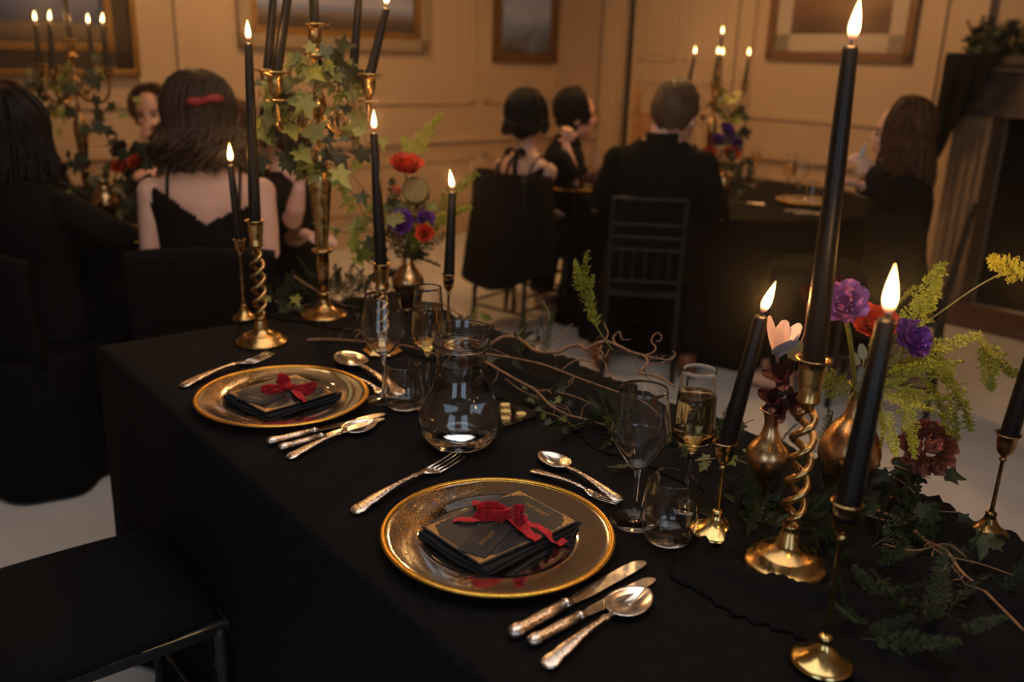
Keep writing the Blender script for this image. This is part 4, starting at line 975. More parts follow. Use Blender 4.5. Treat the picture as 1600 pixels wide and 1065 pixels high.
VJ = vase('small footed brass bud vase with wine dark orchids', (1187, 806), [(None, 0.021), (803, 0.015), (790, 0.007), (775, 0.0055), (757, 0.007), (745, 0.018), (722, 0.031), (704, 0.030), (685, 0.016), (668, 0.0105), (652, 0.0125), (643, 0.0175)], 'copper_brass')
VB = vase('tall bellied brass vase behind the candle, holding purple flowers', (1312, 800), [(None, 0.024), (792, 0.021), (770, 0.027), (725, 0.043), (698, 0.045), (672, 0.033), (652, 0.017), (625, 0.0125), (602, 0.0145)], 'copper_brass')
VD = vase('dark little bud vase under the dusky dahlia', (1405, 788), [(None, 0.024), (782, 0.020), (765, 0.011), (750, 0.011), (735, 0.017), (727, 0.022)], 'brass_dark')

# ------------------------------------------------------------------ greenery
def ivy_leaf_mesh(m, seed):
    rnd = random.Random(seed); pts = []
    spec = [(-90, 0.10), (-62, 0.30), (-30, 0.52), (0, 0.36), (28, 0.74), (52, 0.46), (72, 0.62), (90, 1.0), (108, 0.62), (128, 0.46), (152, 0.74), (180, 0.36), (210, 0.52), (242, 0.30)]
    for a, r in spec:
        r *= rnd.uniform(0.9, 1.1); a = radians(a + rnd.uniform(-4, 4)); x, y = r * cos(a) * 0.85, r * sin(a) + 0.12
        pts.append(Vector((x, y, 0.22 * abs(x) - 0.18 * max(0, y - 0.2) ** 2 + rnd.uniform(-0.03, 0.03))))
    mb = MB(); n = len(pts)
    mb.add([Vector((0, 0.15, 0))] + pts, [(0, 1 + k, 1 + (k + 1) % n) for k in range(n)])
    mb.tube([(0, 0.05, 0), (0.02, -0.25, -0.06), (0, -0.5, -0.16)], 0.018, 4, cap=False)
    return mb.mesh('leaf', m)
IVY = [ivy_leaf_mesh(M['ivy'], k) for k in range(3)]; IVYD = [ivy_leaf_mesh(M['ivy_dark'], 10 + k) for k in range(3)]
def face_matrix(p, normal, tip, s):
    n = Vector(normal).normalized(); t = Vector(tip); t = (t - n * t.dot(n)); t = t.normalized() if t.length > 1e-4 else n.orthogonal().normalized()
    x = t.cross(n); return Matrix.Translation(p) @ Matrix((x, t, n)).transposed().to_4x4() @ Matrix.Scale(s, 4)
def leaves(o, pts, size, meshes, rnd, spread, camera_side=True, name='leaf'):
    base = o.matrix_basis.translation
    for p in pts:
        q = p + Vector([rnd.gauss(0, spread) for _ in range(3)])
        nrm = Vector((rnd.gauss(0, .55), -0.9 + rnd.gauss(0, .4), 0.55 + rnd.gauss(0, .45))); tip = Vector((rnd.gauss(0, .8), -0.2, rnd.gauss(-.45, .6)))
        link(name, rnd.choice(meshes), o, face_matrix(q - base, nrm, tip, rnd.uniform(*size)))
def vine(label, loc, stems, per, size, meshes, spread, seed, rad=0.0016, name='ivy_vine', m='stem', cat='ivy'):
    rnd = random.Random(seed); o = thing(name, label, cat, loc); loc = Vector(loc)
    for st in stems:
        sp = spline(st, 6); MB().tube([p - loc for p in sp], [rad * lerp(1.2, 0.5, i / len(sp)) for i in range(len(sp))], 6).build('stem', M[m], o)
        pts = [sp[rnd.randrange(len(sp))] for _ in range(per)]; leaves(o, pts, size, meshes, rnd, spread)
    return o
Y0 = cb.y
def S(l, y=Y0, dy=0.0): return [PY(u, v, y + d + dy) for u, v, d in l]
stems = [S([(575, 120, .03), (540, 150, -.03), (505, 130, -.09), (470, 165, -.10), (432, 190, -.06), (408, 222, 0)]),
         S([(452, 150, -.07), (478, 190, -.10), (510, 230, -.11), (545, 268, -.10), (580, 310, -.08), (600, 338, -.06)]),
         S([(530, 118, -.05), (552, 150, -.08), (560, 200, -.09), (545, 235, -.10), (500, 238, -.11), (450, 215, -.08), (415, 165, -.04)]),
         S([(508, 88, -.03), (470, 92, -.08), (440, 128, -.09), (410, 132, -.05), (400, 180, 0)]),
         S([(520, 250, -.07), (550, 300, -.07), (570, 340, -.06), (578, 385, -.05), (560, 400, -.05)]),
         S([(480, 170, .05), (520, 190, .09), (555, 175, .08), (575, 230, .05)]),
         S([(420, 240, -.03), (450, 250, -.06), (490, 248, -.09), (530, 262, -.10)]),
         S([(545, 95, .02), (520, 100, -.05), (500, 110, -.08)])]
vine('trailing ivy wound through the tall brass candelabrum', cb, stems, 16, (0.028, 0.056), IVY + IVY + IVYD, 0.022, 5)
vine('pale curling tendril crossing the urn of the tall candelabrum', PY(490, 350, Y0 - .06), [S([(488, 348, -.06), (510, 355, -.06), (535, 362, -.07), (560, 363, -.08), (580, 357, -.07), (583, 348, -.06)])], 2, (0.014, 0.02), IVY, 0.006, 8, 0.0019, 'tendril', 'green_stem')
tp = lambda u, v, z: P(u, v, TZ + z)
vine('ivy trailing over the runner between jug and nearer wine glass', tp(880, 640, 0.01), [[tp(790, 592, .02), tp(815, 610, .025), tp(850, 625, .02), tp(885, 640, .02)], [tp(870, 612, .03), tp(905, 622, .03), tp(940, 640, .03), tp(980, 665, .02)], [tp(835, 640, .015), tp(870, 650, .02), tp(900, 668, .02)]], 6, (0.013, 0.022), IVYD + IVYD + IVY, 0.010, 21)
vine('ivy sprays behind the leaning candle', tp(1160, 690, 0.02), [[tp(1060, 700, .02), tp(1100, 672, .05), tp(1150, 665, .06), tp(1178, 655, .07)], [tp(1090, 720, .02), tp(1140, 715, .03), tp(1180, 730, .03)]], 7, (0.016, 0.026), IVYD + IVYD + IVY, 0.014, 22)
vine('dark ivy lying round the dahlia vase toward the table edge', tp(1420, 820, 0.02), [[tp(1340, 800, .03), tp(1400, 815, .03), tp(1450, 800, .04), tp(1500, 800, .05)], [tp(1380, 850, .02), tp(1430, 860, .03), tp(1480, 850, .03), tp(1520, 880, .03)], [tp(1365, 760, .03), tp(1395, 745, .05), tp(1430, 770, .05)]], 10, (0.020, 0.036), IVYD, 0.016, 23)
vine('ivy leaves lying by the foot of the tall candelabrum', tp(470, 480, 0.02), [[tp(430, 470, .03), tp(460, 480, .02), tp(500, 472, .03), tp(560, 480, .03)], [tp(560, 440, .08), tp(600, 430, .08), tp(620, 415, .09)]], 9, (0.018, 0.036), IVYD + IVY, 0.018, 24)
vine('ivy sprigs on the runner behind the water jug', tp(740, 560, 0.02), [[tp(690, 520, .03), tp(720, 535, .03), tp(760, 560, .03)], [tp(720, 500, .05), tp(745, 495, .05)]], 8, (0.014, 0.026), IVY + IVYD, 0.012, 25)

# fern fronds
def fern_mesh(m, seed, n=20, wid=0.26):
    rnd = random.Random(seed); mb = MB(); cur = lambda t: Vector((0.05 * sin(t * 2.2), -0.22 * t * t, t))
    mb.tube([cur(k / 8) for k in range(9)], [0.010 * (1 - k / 9) + 0.002 for k in range(9)], 4, cap=False)
    for k in range(n):
        t = 0.12 + 0.86 * k / (n - 1); w = wid * (1 - t) ** 0.75 * min(1, t * 5) + 0.015; p = cur(t)
        for s in (-1, 1):
            d = Vector((s, rnd.uniform(-.25, .1), rnd.uniform(0.35, 0.65))).normalized(); e = p + d * w; sd = Vector((0, 0.1, 1)) * 0.022
            md = p + d * w * 0.45
            mb.add([p - sd * .5, md - sd, e, md + sd], [(0, 1, 2, 3)])
            for q in (0.3, 0.55, 0.78):
                c = p + d * w * q
                for s2 in (-1, 1): mb.add([c, c + sd * s2 * 1.6 + d * w * .05, c + d * w * 0.12], [(0, 1, 2)])
    return mb.mesh('frond', m)
def plume_mesh(m, seed, n=26, wid=0.20, droop=0.25, nw=0.0055):
    """asparagus fern: feathery needles on fine side branches"""
    rnd = random.Random(seed); mb = MB(); cur = lambda t: Vector((0.06 * sin(t * 2.5 + seed), -droop * t * t, t))
    mb.tube([cur(k / 8) for k in range(9)], [0.007 * (1 - k / 9) + 0.0015 for k in range(9)], 4, cap=False)
    for k in range(n):
        t = 0.15 + 0.85 * k / (n - 1); p = cur(t); w0 = wid * (1.05 - t) ** 0.6
        for s in (-1, 1):
            w = w0 * rnd.uniform(0.6, 1.15); d = Vector((s * 1.0, rnd.uniform(-.6, .3), rnd.uniform(.3, .8))).normalized()
            mb.add([p, p + d * w + Vector((0, 0, -.02)), p + d * w + Vector((0, 0.004, -.012))], [(0, 1, 2)])
            for q in range(15):
                c = p + d * w * (0.10 + 0.064 * q); nd = Vector((rnd.gauss(0, 1), rnd.gauss(0, 1), rnd.gauss(0.4, 1))).normalized() * rnd.uniform(.030, .055)
                sd = nd.cross(Vector((0.3, 1, 0.2))).normalized() * nw
                mb.add([c - sd, c + nd, c + sd], [(0, 1, 2)])
    return mb.mesh('plume', m)
FERN = [fern_mesh(M['fern'], k) for k in range(2)]; PLG = [plume_mesh(M['fern'], 30 + k) for k in range(2)]; PLL = [plume_mesh(M['fern_lime'], 40 + k, droop=0.35, wid=0.24, nw=0.011) for k in range(3)]
def sprig(o, a, b, mesh, name='frond', roll=None, rnd=random):
    a, b = Vector(a), Vector(b); base = o.matrix_basis.translation; d = b - a
    link(name, mesh, o, Matrix.Translation(a - base) @ align_z(d, rnd.uniform(0, 6.28) if roll is None else roll) @ Matrix.Scale(d.length, 4))
def fern_bed(label, c, pairs, meshes, seed, extra=0, area=None, L=(0.05, 0.09)):
    rnd = random.Random(seed); o = thing('fern_garland', label, 'fern', c)
    for a, b in pairs: sprig(o, a, b, rnd.choice(meshes), rnd=rnd)
    for k in range(extra):
        u0, v0, u1, v1 = area; p = P(rnd.uniform(u0, u1), rnd.uniform(v0, v1), TZ + 0.008)
        sprig(o, p, p + Vector((rnd.gauss(0, .6), rnd.gauss(-.2, .6), rnd.uniform(.25, .9))).normalized() * rnd.uniform(*L), rnd.choice(meshes), rnd=rnd)
    return o
fern_bed('fern fronds lying between the willow twigs and the nearer wine glass', tp(925, 655, 0), [(tp(950, 640, .02), tp(880, 690, .02)), (tp(960, 640, .02), tp(915, 600, .06)), (tp(950, 650, .02), tp(935, 590, .07)), (tp(965, 655, .02), tp(960, 610, .06)), (tp(940, 660, .01), tp(900, 660, .03)), (tp(985, 660, .02), tp(920, 690, .02)), (tp(1000, 720, .01), tp(955, 745, .01))], FERN, 1, 7, (920, 640, 1010, 680))
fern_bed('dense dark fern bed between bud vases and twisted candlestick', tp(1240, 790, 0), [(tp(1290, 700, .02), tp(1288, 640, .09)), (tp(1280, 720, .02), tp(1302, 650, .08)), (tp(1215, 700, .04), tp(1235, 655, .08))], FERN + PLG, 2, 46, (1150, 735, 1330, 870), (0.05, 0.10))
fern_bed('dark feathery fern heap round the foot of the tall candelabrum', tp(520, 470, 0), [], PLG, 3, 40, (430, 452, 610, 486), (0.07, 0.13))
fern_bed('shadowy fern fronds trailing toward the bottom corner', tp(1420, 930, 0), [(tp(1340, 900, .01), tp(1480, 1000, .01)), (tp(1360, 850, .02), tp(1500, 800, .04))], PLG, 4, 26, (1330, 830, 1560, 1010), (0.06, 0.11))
fern_bed('small fern tufts along the runner behind the jug', tp(740, 540, 0), [(tp(800, 560, .02), tp(820, 580, .0)), (tp(815, 560, .02), tp(830, 500, .08)), (tp(1110, 700, .02), tp(1130, 640, .08)), (tp(1120, 700, .02), tp(1125, 625, .1))], PLG + FERN, 5, 10, (690, 520, 860, 575), (0.04, 0.07))
# upright asparagus sprigs above the willow
o = thing('asparagus_sprig', 'upright green asparagus fern sprig rising before the dark chair', 'fern', tp(960, 560, .05))
st = [tp(958, 548, .09), tp(938, 520, .12), tp(920, 490, .15), tp(912, 460, .19), tp(898, 425, .24)]
MB().tube([p - o.location for p in spline(st, 6)], 0.0012, 6).build('stem', M['green_stem'], o)
for a, b in ((1, 3), (2, 4), (3, 4)): sprig(o, st[a], st[b] + (st[b] - st[a]) * 0.25, PLL[a % 3], 'plume', roll=a)
for k, (q, lb) in enumerate((([(852, 556, .05), (856, 520, .09), (858, 490, .12), (848, 470, .14)], 'wispy green sprig hanging before the pale floor near the jug'), ([(812, 552, .05), (806, 530, .08), (818, 512, .10)], 'short wispy green sprig just beside the jug lip'))):
    st = [tp(*p) for p in q]; o = thing('asparagus_sprig', lb, 'fern', st[0])
    MB().tube([p - o.location for p in spline(st, 6)], 0.0010, 6).build('stem', M['green_stem'], o)
    for a in range(len(st) - 1): sprig(o, st[a], st[a + 1] + (st[a + 1] - st[a]) * 0.5, PLG[a % 2], 'plume', roll=a * 2.0)

# contorted willow branches
def branch(label, pts, r, twigs=(), seed=0, name='willow_branch'):
    rnd = random.Random(seed); pts = [tp(*p) for p in pts]; o = thing(name, label, 'branch', pts[0]); b0 = pts[0]
    sp = spline(pts, 6); n = len(sp); MB().tube([p - b0 for p in sp], [r * lerp(1, 0.45, i / n) * (1 + 0.12 * sin(i * 1.9)) for i in range(n)], 8).build('main_stem', M['willow'], o)
    for tw in twigs:
        q = spline([tp(*p) for p in tw], 6); MB().tube([p - b0 for p in q], [r * 0.42 * lerp(1, 0.45, i / len(q)) for i in range(len(q))], 6).build('twig', M['willow'], o)
    for k in range(max(3, n // 9)):
        i = rnd.randrange(4, n - 2); p = sp[i]; d = Vector((rnd.gauss(0, 1), rnd.gauss(0, .6), rnd.gauss(0.1, 1))).normalized(); a = rnd.uniform(0, 6); L = rnd.uniform(0.018, 0.05)
        e1 = d.orthogonal().normalized(); e2 = d.cross(e1); q = []
        for j in range(9): t = j / 8; q.append(p - b0 + d * L * t + (e1 * cos(a + t * 6) + e2 * sin(a + t * 6)) * L * 0.16 * t)
        MB().tube(q, [r * 0.32 * (1 - 0.6 * j / 8) for j in range(9)], 5).build('twig', M['willow'], o)
    return o
branch('thick contorted willow branch arching across the pale floor', [(758, 546, .03), (774, 533, .05), (790, 526, .06), (812, 530, .065), (835, 547, .06), (856, 551, .06), (874, 549, .065), (891, 541, .07), (908, 540, .075), (916, 546, .075), (929, 538, .08), (946, 533, .085), (966, 540, .085), (986, 550, .085), (1006, 556, .085), (1012, 566, .08), (1004, 576, .075), (1001, 583, .07), (1016, 585, .07), (1036, 592, .07), (1053, 603, .065)], 0.0048,
       [[(1006, 556, .085), (1022, 549, .09), (1024, 541, .09), (1018, 534, .09), (1021, 524, .095), (1029, 520, .095), (1034, 527, .095), (1030, 533, .09), (1024, 532, .09)], [(1012, 557, .085), (1030, 560, .085), (1048, 562, .085), (1055, 552, .088), (1050, 548, .09)], [(1010, 570, .08), (1024, 570, .08), (1040, 564, .082), (1052, 556, .085)],
        [(945, 533, .085), (950, 520, .09), (943, 503, .095)], [(820, 538, .06), (845, 535, .07), (875, 524, .08), (895, 505, .09)], [(930, 565, .06), (905, 562, .06), (890, 568, .06), (878, 578, .05)], [(940, 540, .08), (935, 556, .07), (945, 566, .06), (950, 580, .06), (962, 592, .06)], [(935, 545, .08), (942, 552, .08), (936, 560, .075), (946, 556, .075), (952, 545, .08)], [(965, 541, .085), (958, 528, .09), (968, 518, .095), (972, 530, .09), (985, 530, .09)]], 31)
branch('long straight willow branch running along the table edge', [(700, 540, .03), (760, 553, .035), (800, 559, .04), (850, 570, .045), (900, 589, .04), (950, 607, .04), (1000, 625, .035), (1040, 650, .02)], 0.0032, [[(897, 588, .04), (893, 598, .035), (884, 606, .03)], [(800, 559, .04), (770, 545, .04), (740, 540, .04)]], 32)
branch('willow branch sloping down toward the fern by the butter dish', [(735, 560, .02), (757, 565, .03), (780, 578, .035), (810, 595, .035), (838, 611, .03), (860, 633, .025), (888, 648, .02), (915, 655, .02), (945, 664, .015)], 0.0036, [[(778, 577, .035), (776, 590, .02), (770, 598, .01)], [(840, 612, .03), (838, 620, .02), (835, 626, .01)], [(868, 638, .02), (864, 648, .01)], [(838, 611, .03), (855, 609, .04), (862, 615, .04)]], 33)
branch('pale thin branch lying behind the farther place setting', [(480, 531, .006), (510, 530, .008), (560, 533, .008), (600, 537, .01), (640, 541, .012), (690, 556, .02)], 0.0036, [[(560, 533, .008), (556, 526, .02), (562, 519, .025), (559, 514, .02), (552, 520, .015)]], 34)
branch('short broken branch against the foot of the tall candelabrum', [(458, 431, .075), (480, 445, .06), (505, 460, .04), (540, 478, .02)], 0.0042, [], 35)
branch('slender willow branch leading from the champagne flute behind the jug', [(690, 473, .06), (712, 488, .055), (745, 505, .055), (790, 517, .06), (815, 529, .06)], 0.0026, [[(745, 505, .055), (748, 480, .08), (752, 458, .10)], [(728, 496, .05), (736, 478, .07)]], 36)
branch('branch fork lying over the runner at the bottom corner', [(1365, 795, .03), (1410, 815, .03), (1448, 845, .03), (1480, 862, .03), (1502, 893, .025), (1540, 925, .02), (1600, 985, .02)], 0.0036, [[(1450, 850, .03), (1480, 868, .035), (1530, 880, .03), (1585, 899, .03)], [(1460, 850, .03), (1456, 880, .02), (1470, 895, .02), (1480, 880, .03)]], 37)

# ------------------------------------------------------------------ flowers
def petal_mesh(m, cup=0.35, ruffle=0.05, w=0.75, seed=0):
    def f(a, b):
        y = a; half = w * 0.5 * (sin(pi * min(1, 0.12 + 0.80 * a)) ** 0.6); x = (b - 0.5) * 2 * half
        return Vector((x, y - 0.04 * (2 * b - 1) ** 2, cup * (x * x * 1.6 + a * a * 0.45) + ruffle * sin(b * 11 + seed) * a * a))
    return MB().grid(f, 5, 6).mesh('petal', m)
PM = {k: petal_mesh(M[m], c, r, w, i) for i, (k, m, c, r, w) in enumerate([('red', 'petal_red', .5, .04, .9), ('coral', 'petal_coral', .6, .02, .9), ('purple', 'petal_purple', .4, .09, .85), ('lilac', 'petal_lilac', .5, .08, .95), ('blush', 'petal_blush', .30, .02, .50), ('wine', 'petal_wine', .35, .05, .7), ('dahlia', 'dahlia', 1.3, 0.0, .62), ('olive', 'disc_leaf', .1, .02, .8), ('euc', 'eucalyptus', .12, .02, .6)])}
RINGS = {'rose': [(4, 14, .55), (6, 26, .68), (7, 40, .82), (8, 56, .95), (9, 74, 1.05)], 'lisianthus': [(4, 18, .55), (5, 34, .78), (6, 52, .95), (7, 72, 1.0)], 'carnation': [(7, 15, .7), (9, 32, .85), (10, 52, .95), (11, 74, 1.0)], 'bud': [(4, 8, .8), (5, 16, .95), (6, 26, 1.0)],
         'dahlia': [(5, 9, .40), (9, 22, .50), (13, 35, .60), (16, 48, .70), (19, 61, .78), (21, 75, .84), (22, 90, .88), (21, 105, .86)], 'lily': [(3, 26, 1.0), (3, 36, 1.1)], 'orchid': [(3, 40, .9), (3, 70, 1.0), (4, 20, .6)]}
def flower(name, label, c, r, axis, kind, pet, root=None, stem='green_stem', sr=0.0018, seed=0, mid=None):
    rnd = random.Random(seed); c = Vector(c); o = thing(name, label, 'flower', c); A = align_z(axis)
    k0 = 0
    for ring, (n, tilt, s) in enumerate(RINGS[kind]):
        for k in range(n):
            a = 2 * pi * (k + 0.5 * (ring % 2)) / n + rnd.uniform(-.12, .12)
            R = Rz(a) @ Matrix.Rotation(radians(90 - tilt + rnd.uniform(-6, 6)), 4, 'X')
            off = Matrix.Translation((0, 0.0, 0)) if kind != 'dahlia' else Matrix.Translation((0, 0.90, 0))
            link('petal', PM[pet], o, A @ R @ Matrix.Scale((s if kind != 'dahlia' else 0.46) * r * rnd.uniform(.92, 1.06), 4) @ off)
    if root is not None:
        m_ = [Vector(mid) - c] if mid is not None else [(Vector(root) - c) * 0.5 + Vector((0.006, 0, -0.004))]
        pts = spline([Vector((0, 0, 0))] + m_ + [Vector(root) - c], 8); MB().tube(pts, sr, 8).build('stem', M[stem], o)
    return o
vr, vt = VR; yR = vr.y; mR = Vector((vr.x, vr.y, TZ + vt[1] - 0.02))
cav = lambda x=0, y=-0.75, z=0.6: (x, y, z)
flower('garden_rose', 'scarlet rose highest in the copper toned vase', PY(634, 268, yR - .01), 0.050, (0.1, -0.35, 1), 'rose', 'red', mR, seed=1)
flower('rose_bud', 'coral rose bud under the scarlet rose', PY(624, 300, yR - .03), 0.026, (-.5, -.6, .6), 'bud', 'coral', mR, seed=2)
flower('lisianthus', 'violet ruffled bloom next to the black taper', PY(629, 350, yR - .05), 0.036, (-.1, -.8, .55), 'carnation', 'purple', mR, seed=3)
flower('lisianthus', 'violet ruffled bloom above the small red carnation', PY(664, 346, yR - .01), 0.031, (.35, -.6, .6), 'carnation', 'purple', mR, seed=4)
flower('carnation', 'small red carnation low in the copper toned vase', PY(663, 366, yR - .05), 0.028, (.2, -.8, .4), 'carnation', 'red', mR, seed=5)
o = thing('disc_leaf', 'round olive disc leaf beside the coral bud', 'leaf', PY(649, 297, yR - .02))
MB().lathe([(0.0004, -0.001), (0.030, -0.0006), (0.034, 0.0004), (0.030, 0.0012), (0.0004, 0.0014)], 28, cap0=False, cap1=False, M=align_z((.15, -1, .2))).build('blade', M['disc_leaf'], o)
MB().tube([Vector((0, 0.003, -0.02)), mR - o.location], 0.0012, 6).build('stem', M['green_stem'], o)
o = thing('asparagus_bunch', 'loose green asparagus fern among the red and violet flowers', 'fern', mR)
for k, (u, v, d) in enumerate([(690, 255, .02), (705, 300, 0), (590, 330, .02), (680, 185, .05), (625, 205, .05), (700, 360, -.03), (610, 385, -.06), (640, 395, -.09), (690, 400, -.05), (660, 300, .06), (600, 290, .05)]): sprig(o, mR if k not in (3, 4) else PY(648, 250, yR), PY(u, v, yR + d), (PLL if k in (3, 4, 0, 1) else PLG)[k % 2], 'plume')
vine('leafy ivy filling the copper toned vase below the rose', mR, [[mR, PY(630, 330, yR), PY(640, 315, yR - .02)], [mR, PY(610, 330, yR - .02), PY(600, 315, yR)], [mR, PY(665, 320, yR + .02), PY(672, 310, yR)]], 5, (0.03, 0.05), IVYD + IVY, 0.016, 41)

vb, vt = VB; yB = vb.y; mB = Vector((vb.x, vb.y, TZ + vt[1] - 0.03))
flower('lisianthus', 'lilac open bloom beside the tallest taper', PY(1318, 478, yB - .06), 0.036, (-.25, -.75, .65), 'lisianthus', 'lilac', mB, 'green_stem', 0.0034, 6, PY(1330, 545, yB - .05))
flower('lisianthus', 'deep violet ruffled bloom behind the biggest flame', PY(1418, 532, yB + .02), 0.034, (.3, -.7, .6), 'carnation', 'purple', mB, seed=7)
flower('garden_rose', 'orange red rose half hidden behind the biggest flame', PY(1362, 512, yB + .04), 0.036, (-.1, -.6, .8), 'rose', 'red', mB, seed=8)
flower('rose_bud', 'dark red bud behind the lilac bloom', PY(1312, 452, yB), 0.022, (-.3, -.2, 1), 'bud', 'wine', mB, seed=9)
o = thing('asparagus_bunch', 'big plumes of lime asparagus fern spilling from the tall bellied vase', 'fern', mB)
pl = [(1275, 560, -.05, 1325, 630), (1395, 560, 0, 1350, 610), (1445, 425, .04, 1400, 545), (1480, 445, .05, 1420, 500), (1470, 500, .05, 1400, 540), (1500, 545, .05, 1420, 560), (1460, 560, .0, 1380, 590), (1525, 620, .02, 1440, 560), (1525, 700, .0, 1480, 590), (1470, 640, -.03, 1390, 600), (1430, 650, -.05, 1370, 610), (1440, 690, -.07, 1400, 620), (1400, 670, -.06, 1360, 600), (1490, 630, .03, 1430, 580), (1410, 600, -.03, 1350, 600), (1390, 700, -.07, 1380, 630), (1475, 590, .02, 1400, 570), (1420, 560, .02, 1370, 580), (1380, 460, .03, 1360, 560), (1445, 610, -.04, 1380, 620), (1505, 590, .04, 1440, 540), (1455, 660, -.05, 1410, 610)]
for k, (u, v, d, u0, v0) in enumerate(pl):
    a, e = PY(u0, v0, yB + d * .6), PY(u, v, yB + d); sprig(o, a, e + (e - a) * 0.15, PLL[k % 3], 'plume', roll=k * 1.1)
    MB().tube([p - o.location for p in spline([mB, (mB + a) / 2 + Vector((0, 0, .02)), a], 5)], 0.0011, 5).build('stem', M['green_stem'], o)
o = thing('asparagus_branch', 'lime asparagus fern branch reaching past the frame edge over the hearth', 'fern', PY(1400, 570, yB))
st = S([(1395, 580, 0), (1430, 520, .03), (1480, 480, .05), (1540, 440, .06), (1600, 415, .06), (1660, 420, .06)], yB)
MB().tube([p - o.location for p in spline(st, 6)], 0.0012, 6).build('stem', M['green_stem'], o)
for k, (a, e) in enumerate([((1610, 440), (1530, 385)), ((1620, 430), (1560, 420)), ((1600, 420), (1650, 470)), ((1535, 525), (1560, 620)), ((1530, 530), (1600, 625)), ((1525, 520), (1545, 560))]):
    sprig(o, PY(*a, yB + .06), PY(*e, yB + .05), PLL[k % 3], 'plume', roll=k)
o = thing('eucalyptus_stem', 'dusty green eucalyptus stem below the lilac bloom', 'leaf', mB)
for k, (u, v) in enumerate([(1340, 570), (1350, 560), (1345, 595), (1360, 580), (1338, 610)]): link('leaf', PM['euc'], o, face_matrix(PY(u, v, yB - .03) - o.location, (0.2 * k - .4, -1, .3), (0.3 * k - .6, 0, 1), 0.022))
MB().tube([Vector((0, 0, 0)), PY(1350, 560, yB - .03) - o.location], 0.0013, 6).build('stem', M['green_stem'], o)
vj, vt = VJ; yJ = vj.y; mJ = Vector((vj.x, vj.y, TZ + vt[1] - 0.015))
flower('lily', 'pale blush lily opening upward beside the leaning candle', PY(1214, 552, yJ - .01), 0.050, (0.12, -.35, 1), 'lily', 'blush', mJ, 'pink_stem', 0.0026, 10)
for k, (u, v, r, lb) in enumerate([(1222, 585, .030, 'upper'), (1205, 622, .026, 'outer'), (1235, 625, .028, 'inner'), (1218, 640, .022, 'lowest')]):
    flower('orchid_bloom', 'wine dark orchid bloom under the pale lily, %s one of the cluster' % lb, PY(u, v, yJ - .02 - .004 * k), r, (random.uniform(-.6, .6), -.8, .4), 'orchid', 'wine', mJ, 'pink_stem', 0.0014, 11 + k)
flower('orchid_bloom', 'single curled wine dark petal flower behind the tallest taper', PY(1262, 470, yJ + .08), .030, (-.2, -.3, .9), 'bud', 'wine', PY(1240, 560, yJ + .05), 'pink_stem', 0.0012, 19)
link('leaf', PM['olive'], o, face_matrix(PY(1238, 562, yJ + .02) - o.location, (0, -1, .2), (.3, 0, 1), 0.03))
vd, vt = VD; mD = Vector((vd.x, vd.y, TZ + vt[1] - 0.01))
flower('dahlia', 'dusky brown red dahlia near the table edge', PY(1447, 700, vd.y - .01), 0.050, (.0, -.8, .5), 'dahlia', 'dahlia', mD, 'stem', 0.0028, 20)
for k, (u, v) in enumerate([(1425, 735), (1478, 742), (1440, 745), (1400, 730)]): link('leaf', IVYD[k % 3], bpy.data.objects['dahlia'], face_matrix(PY(u, v, vd.y - .01) - bpy.data.objects['dahlia'].location, (0, -.6, .8), (1 if k % 2 else -1, 0, -.2), 0.034))

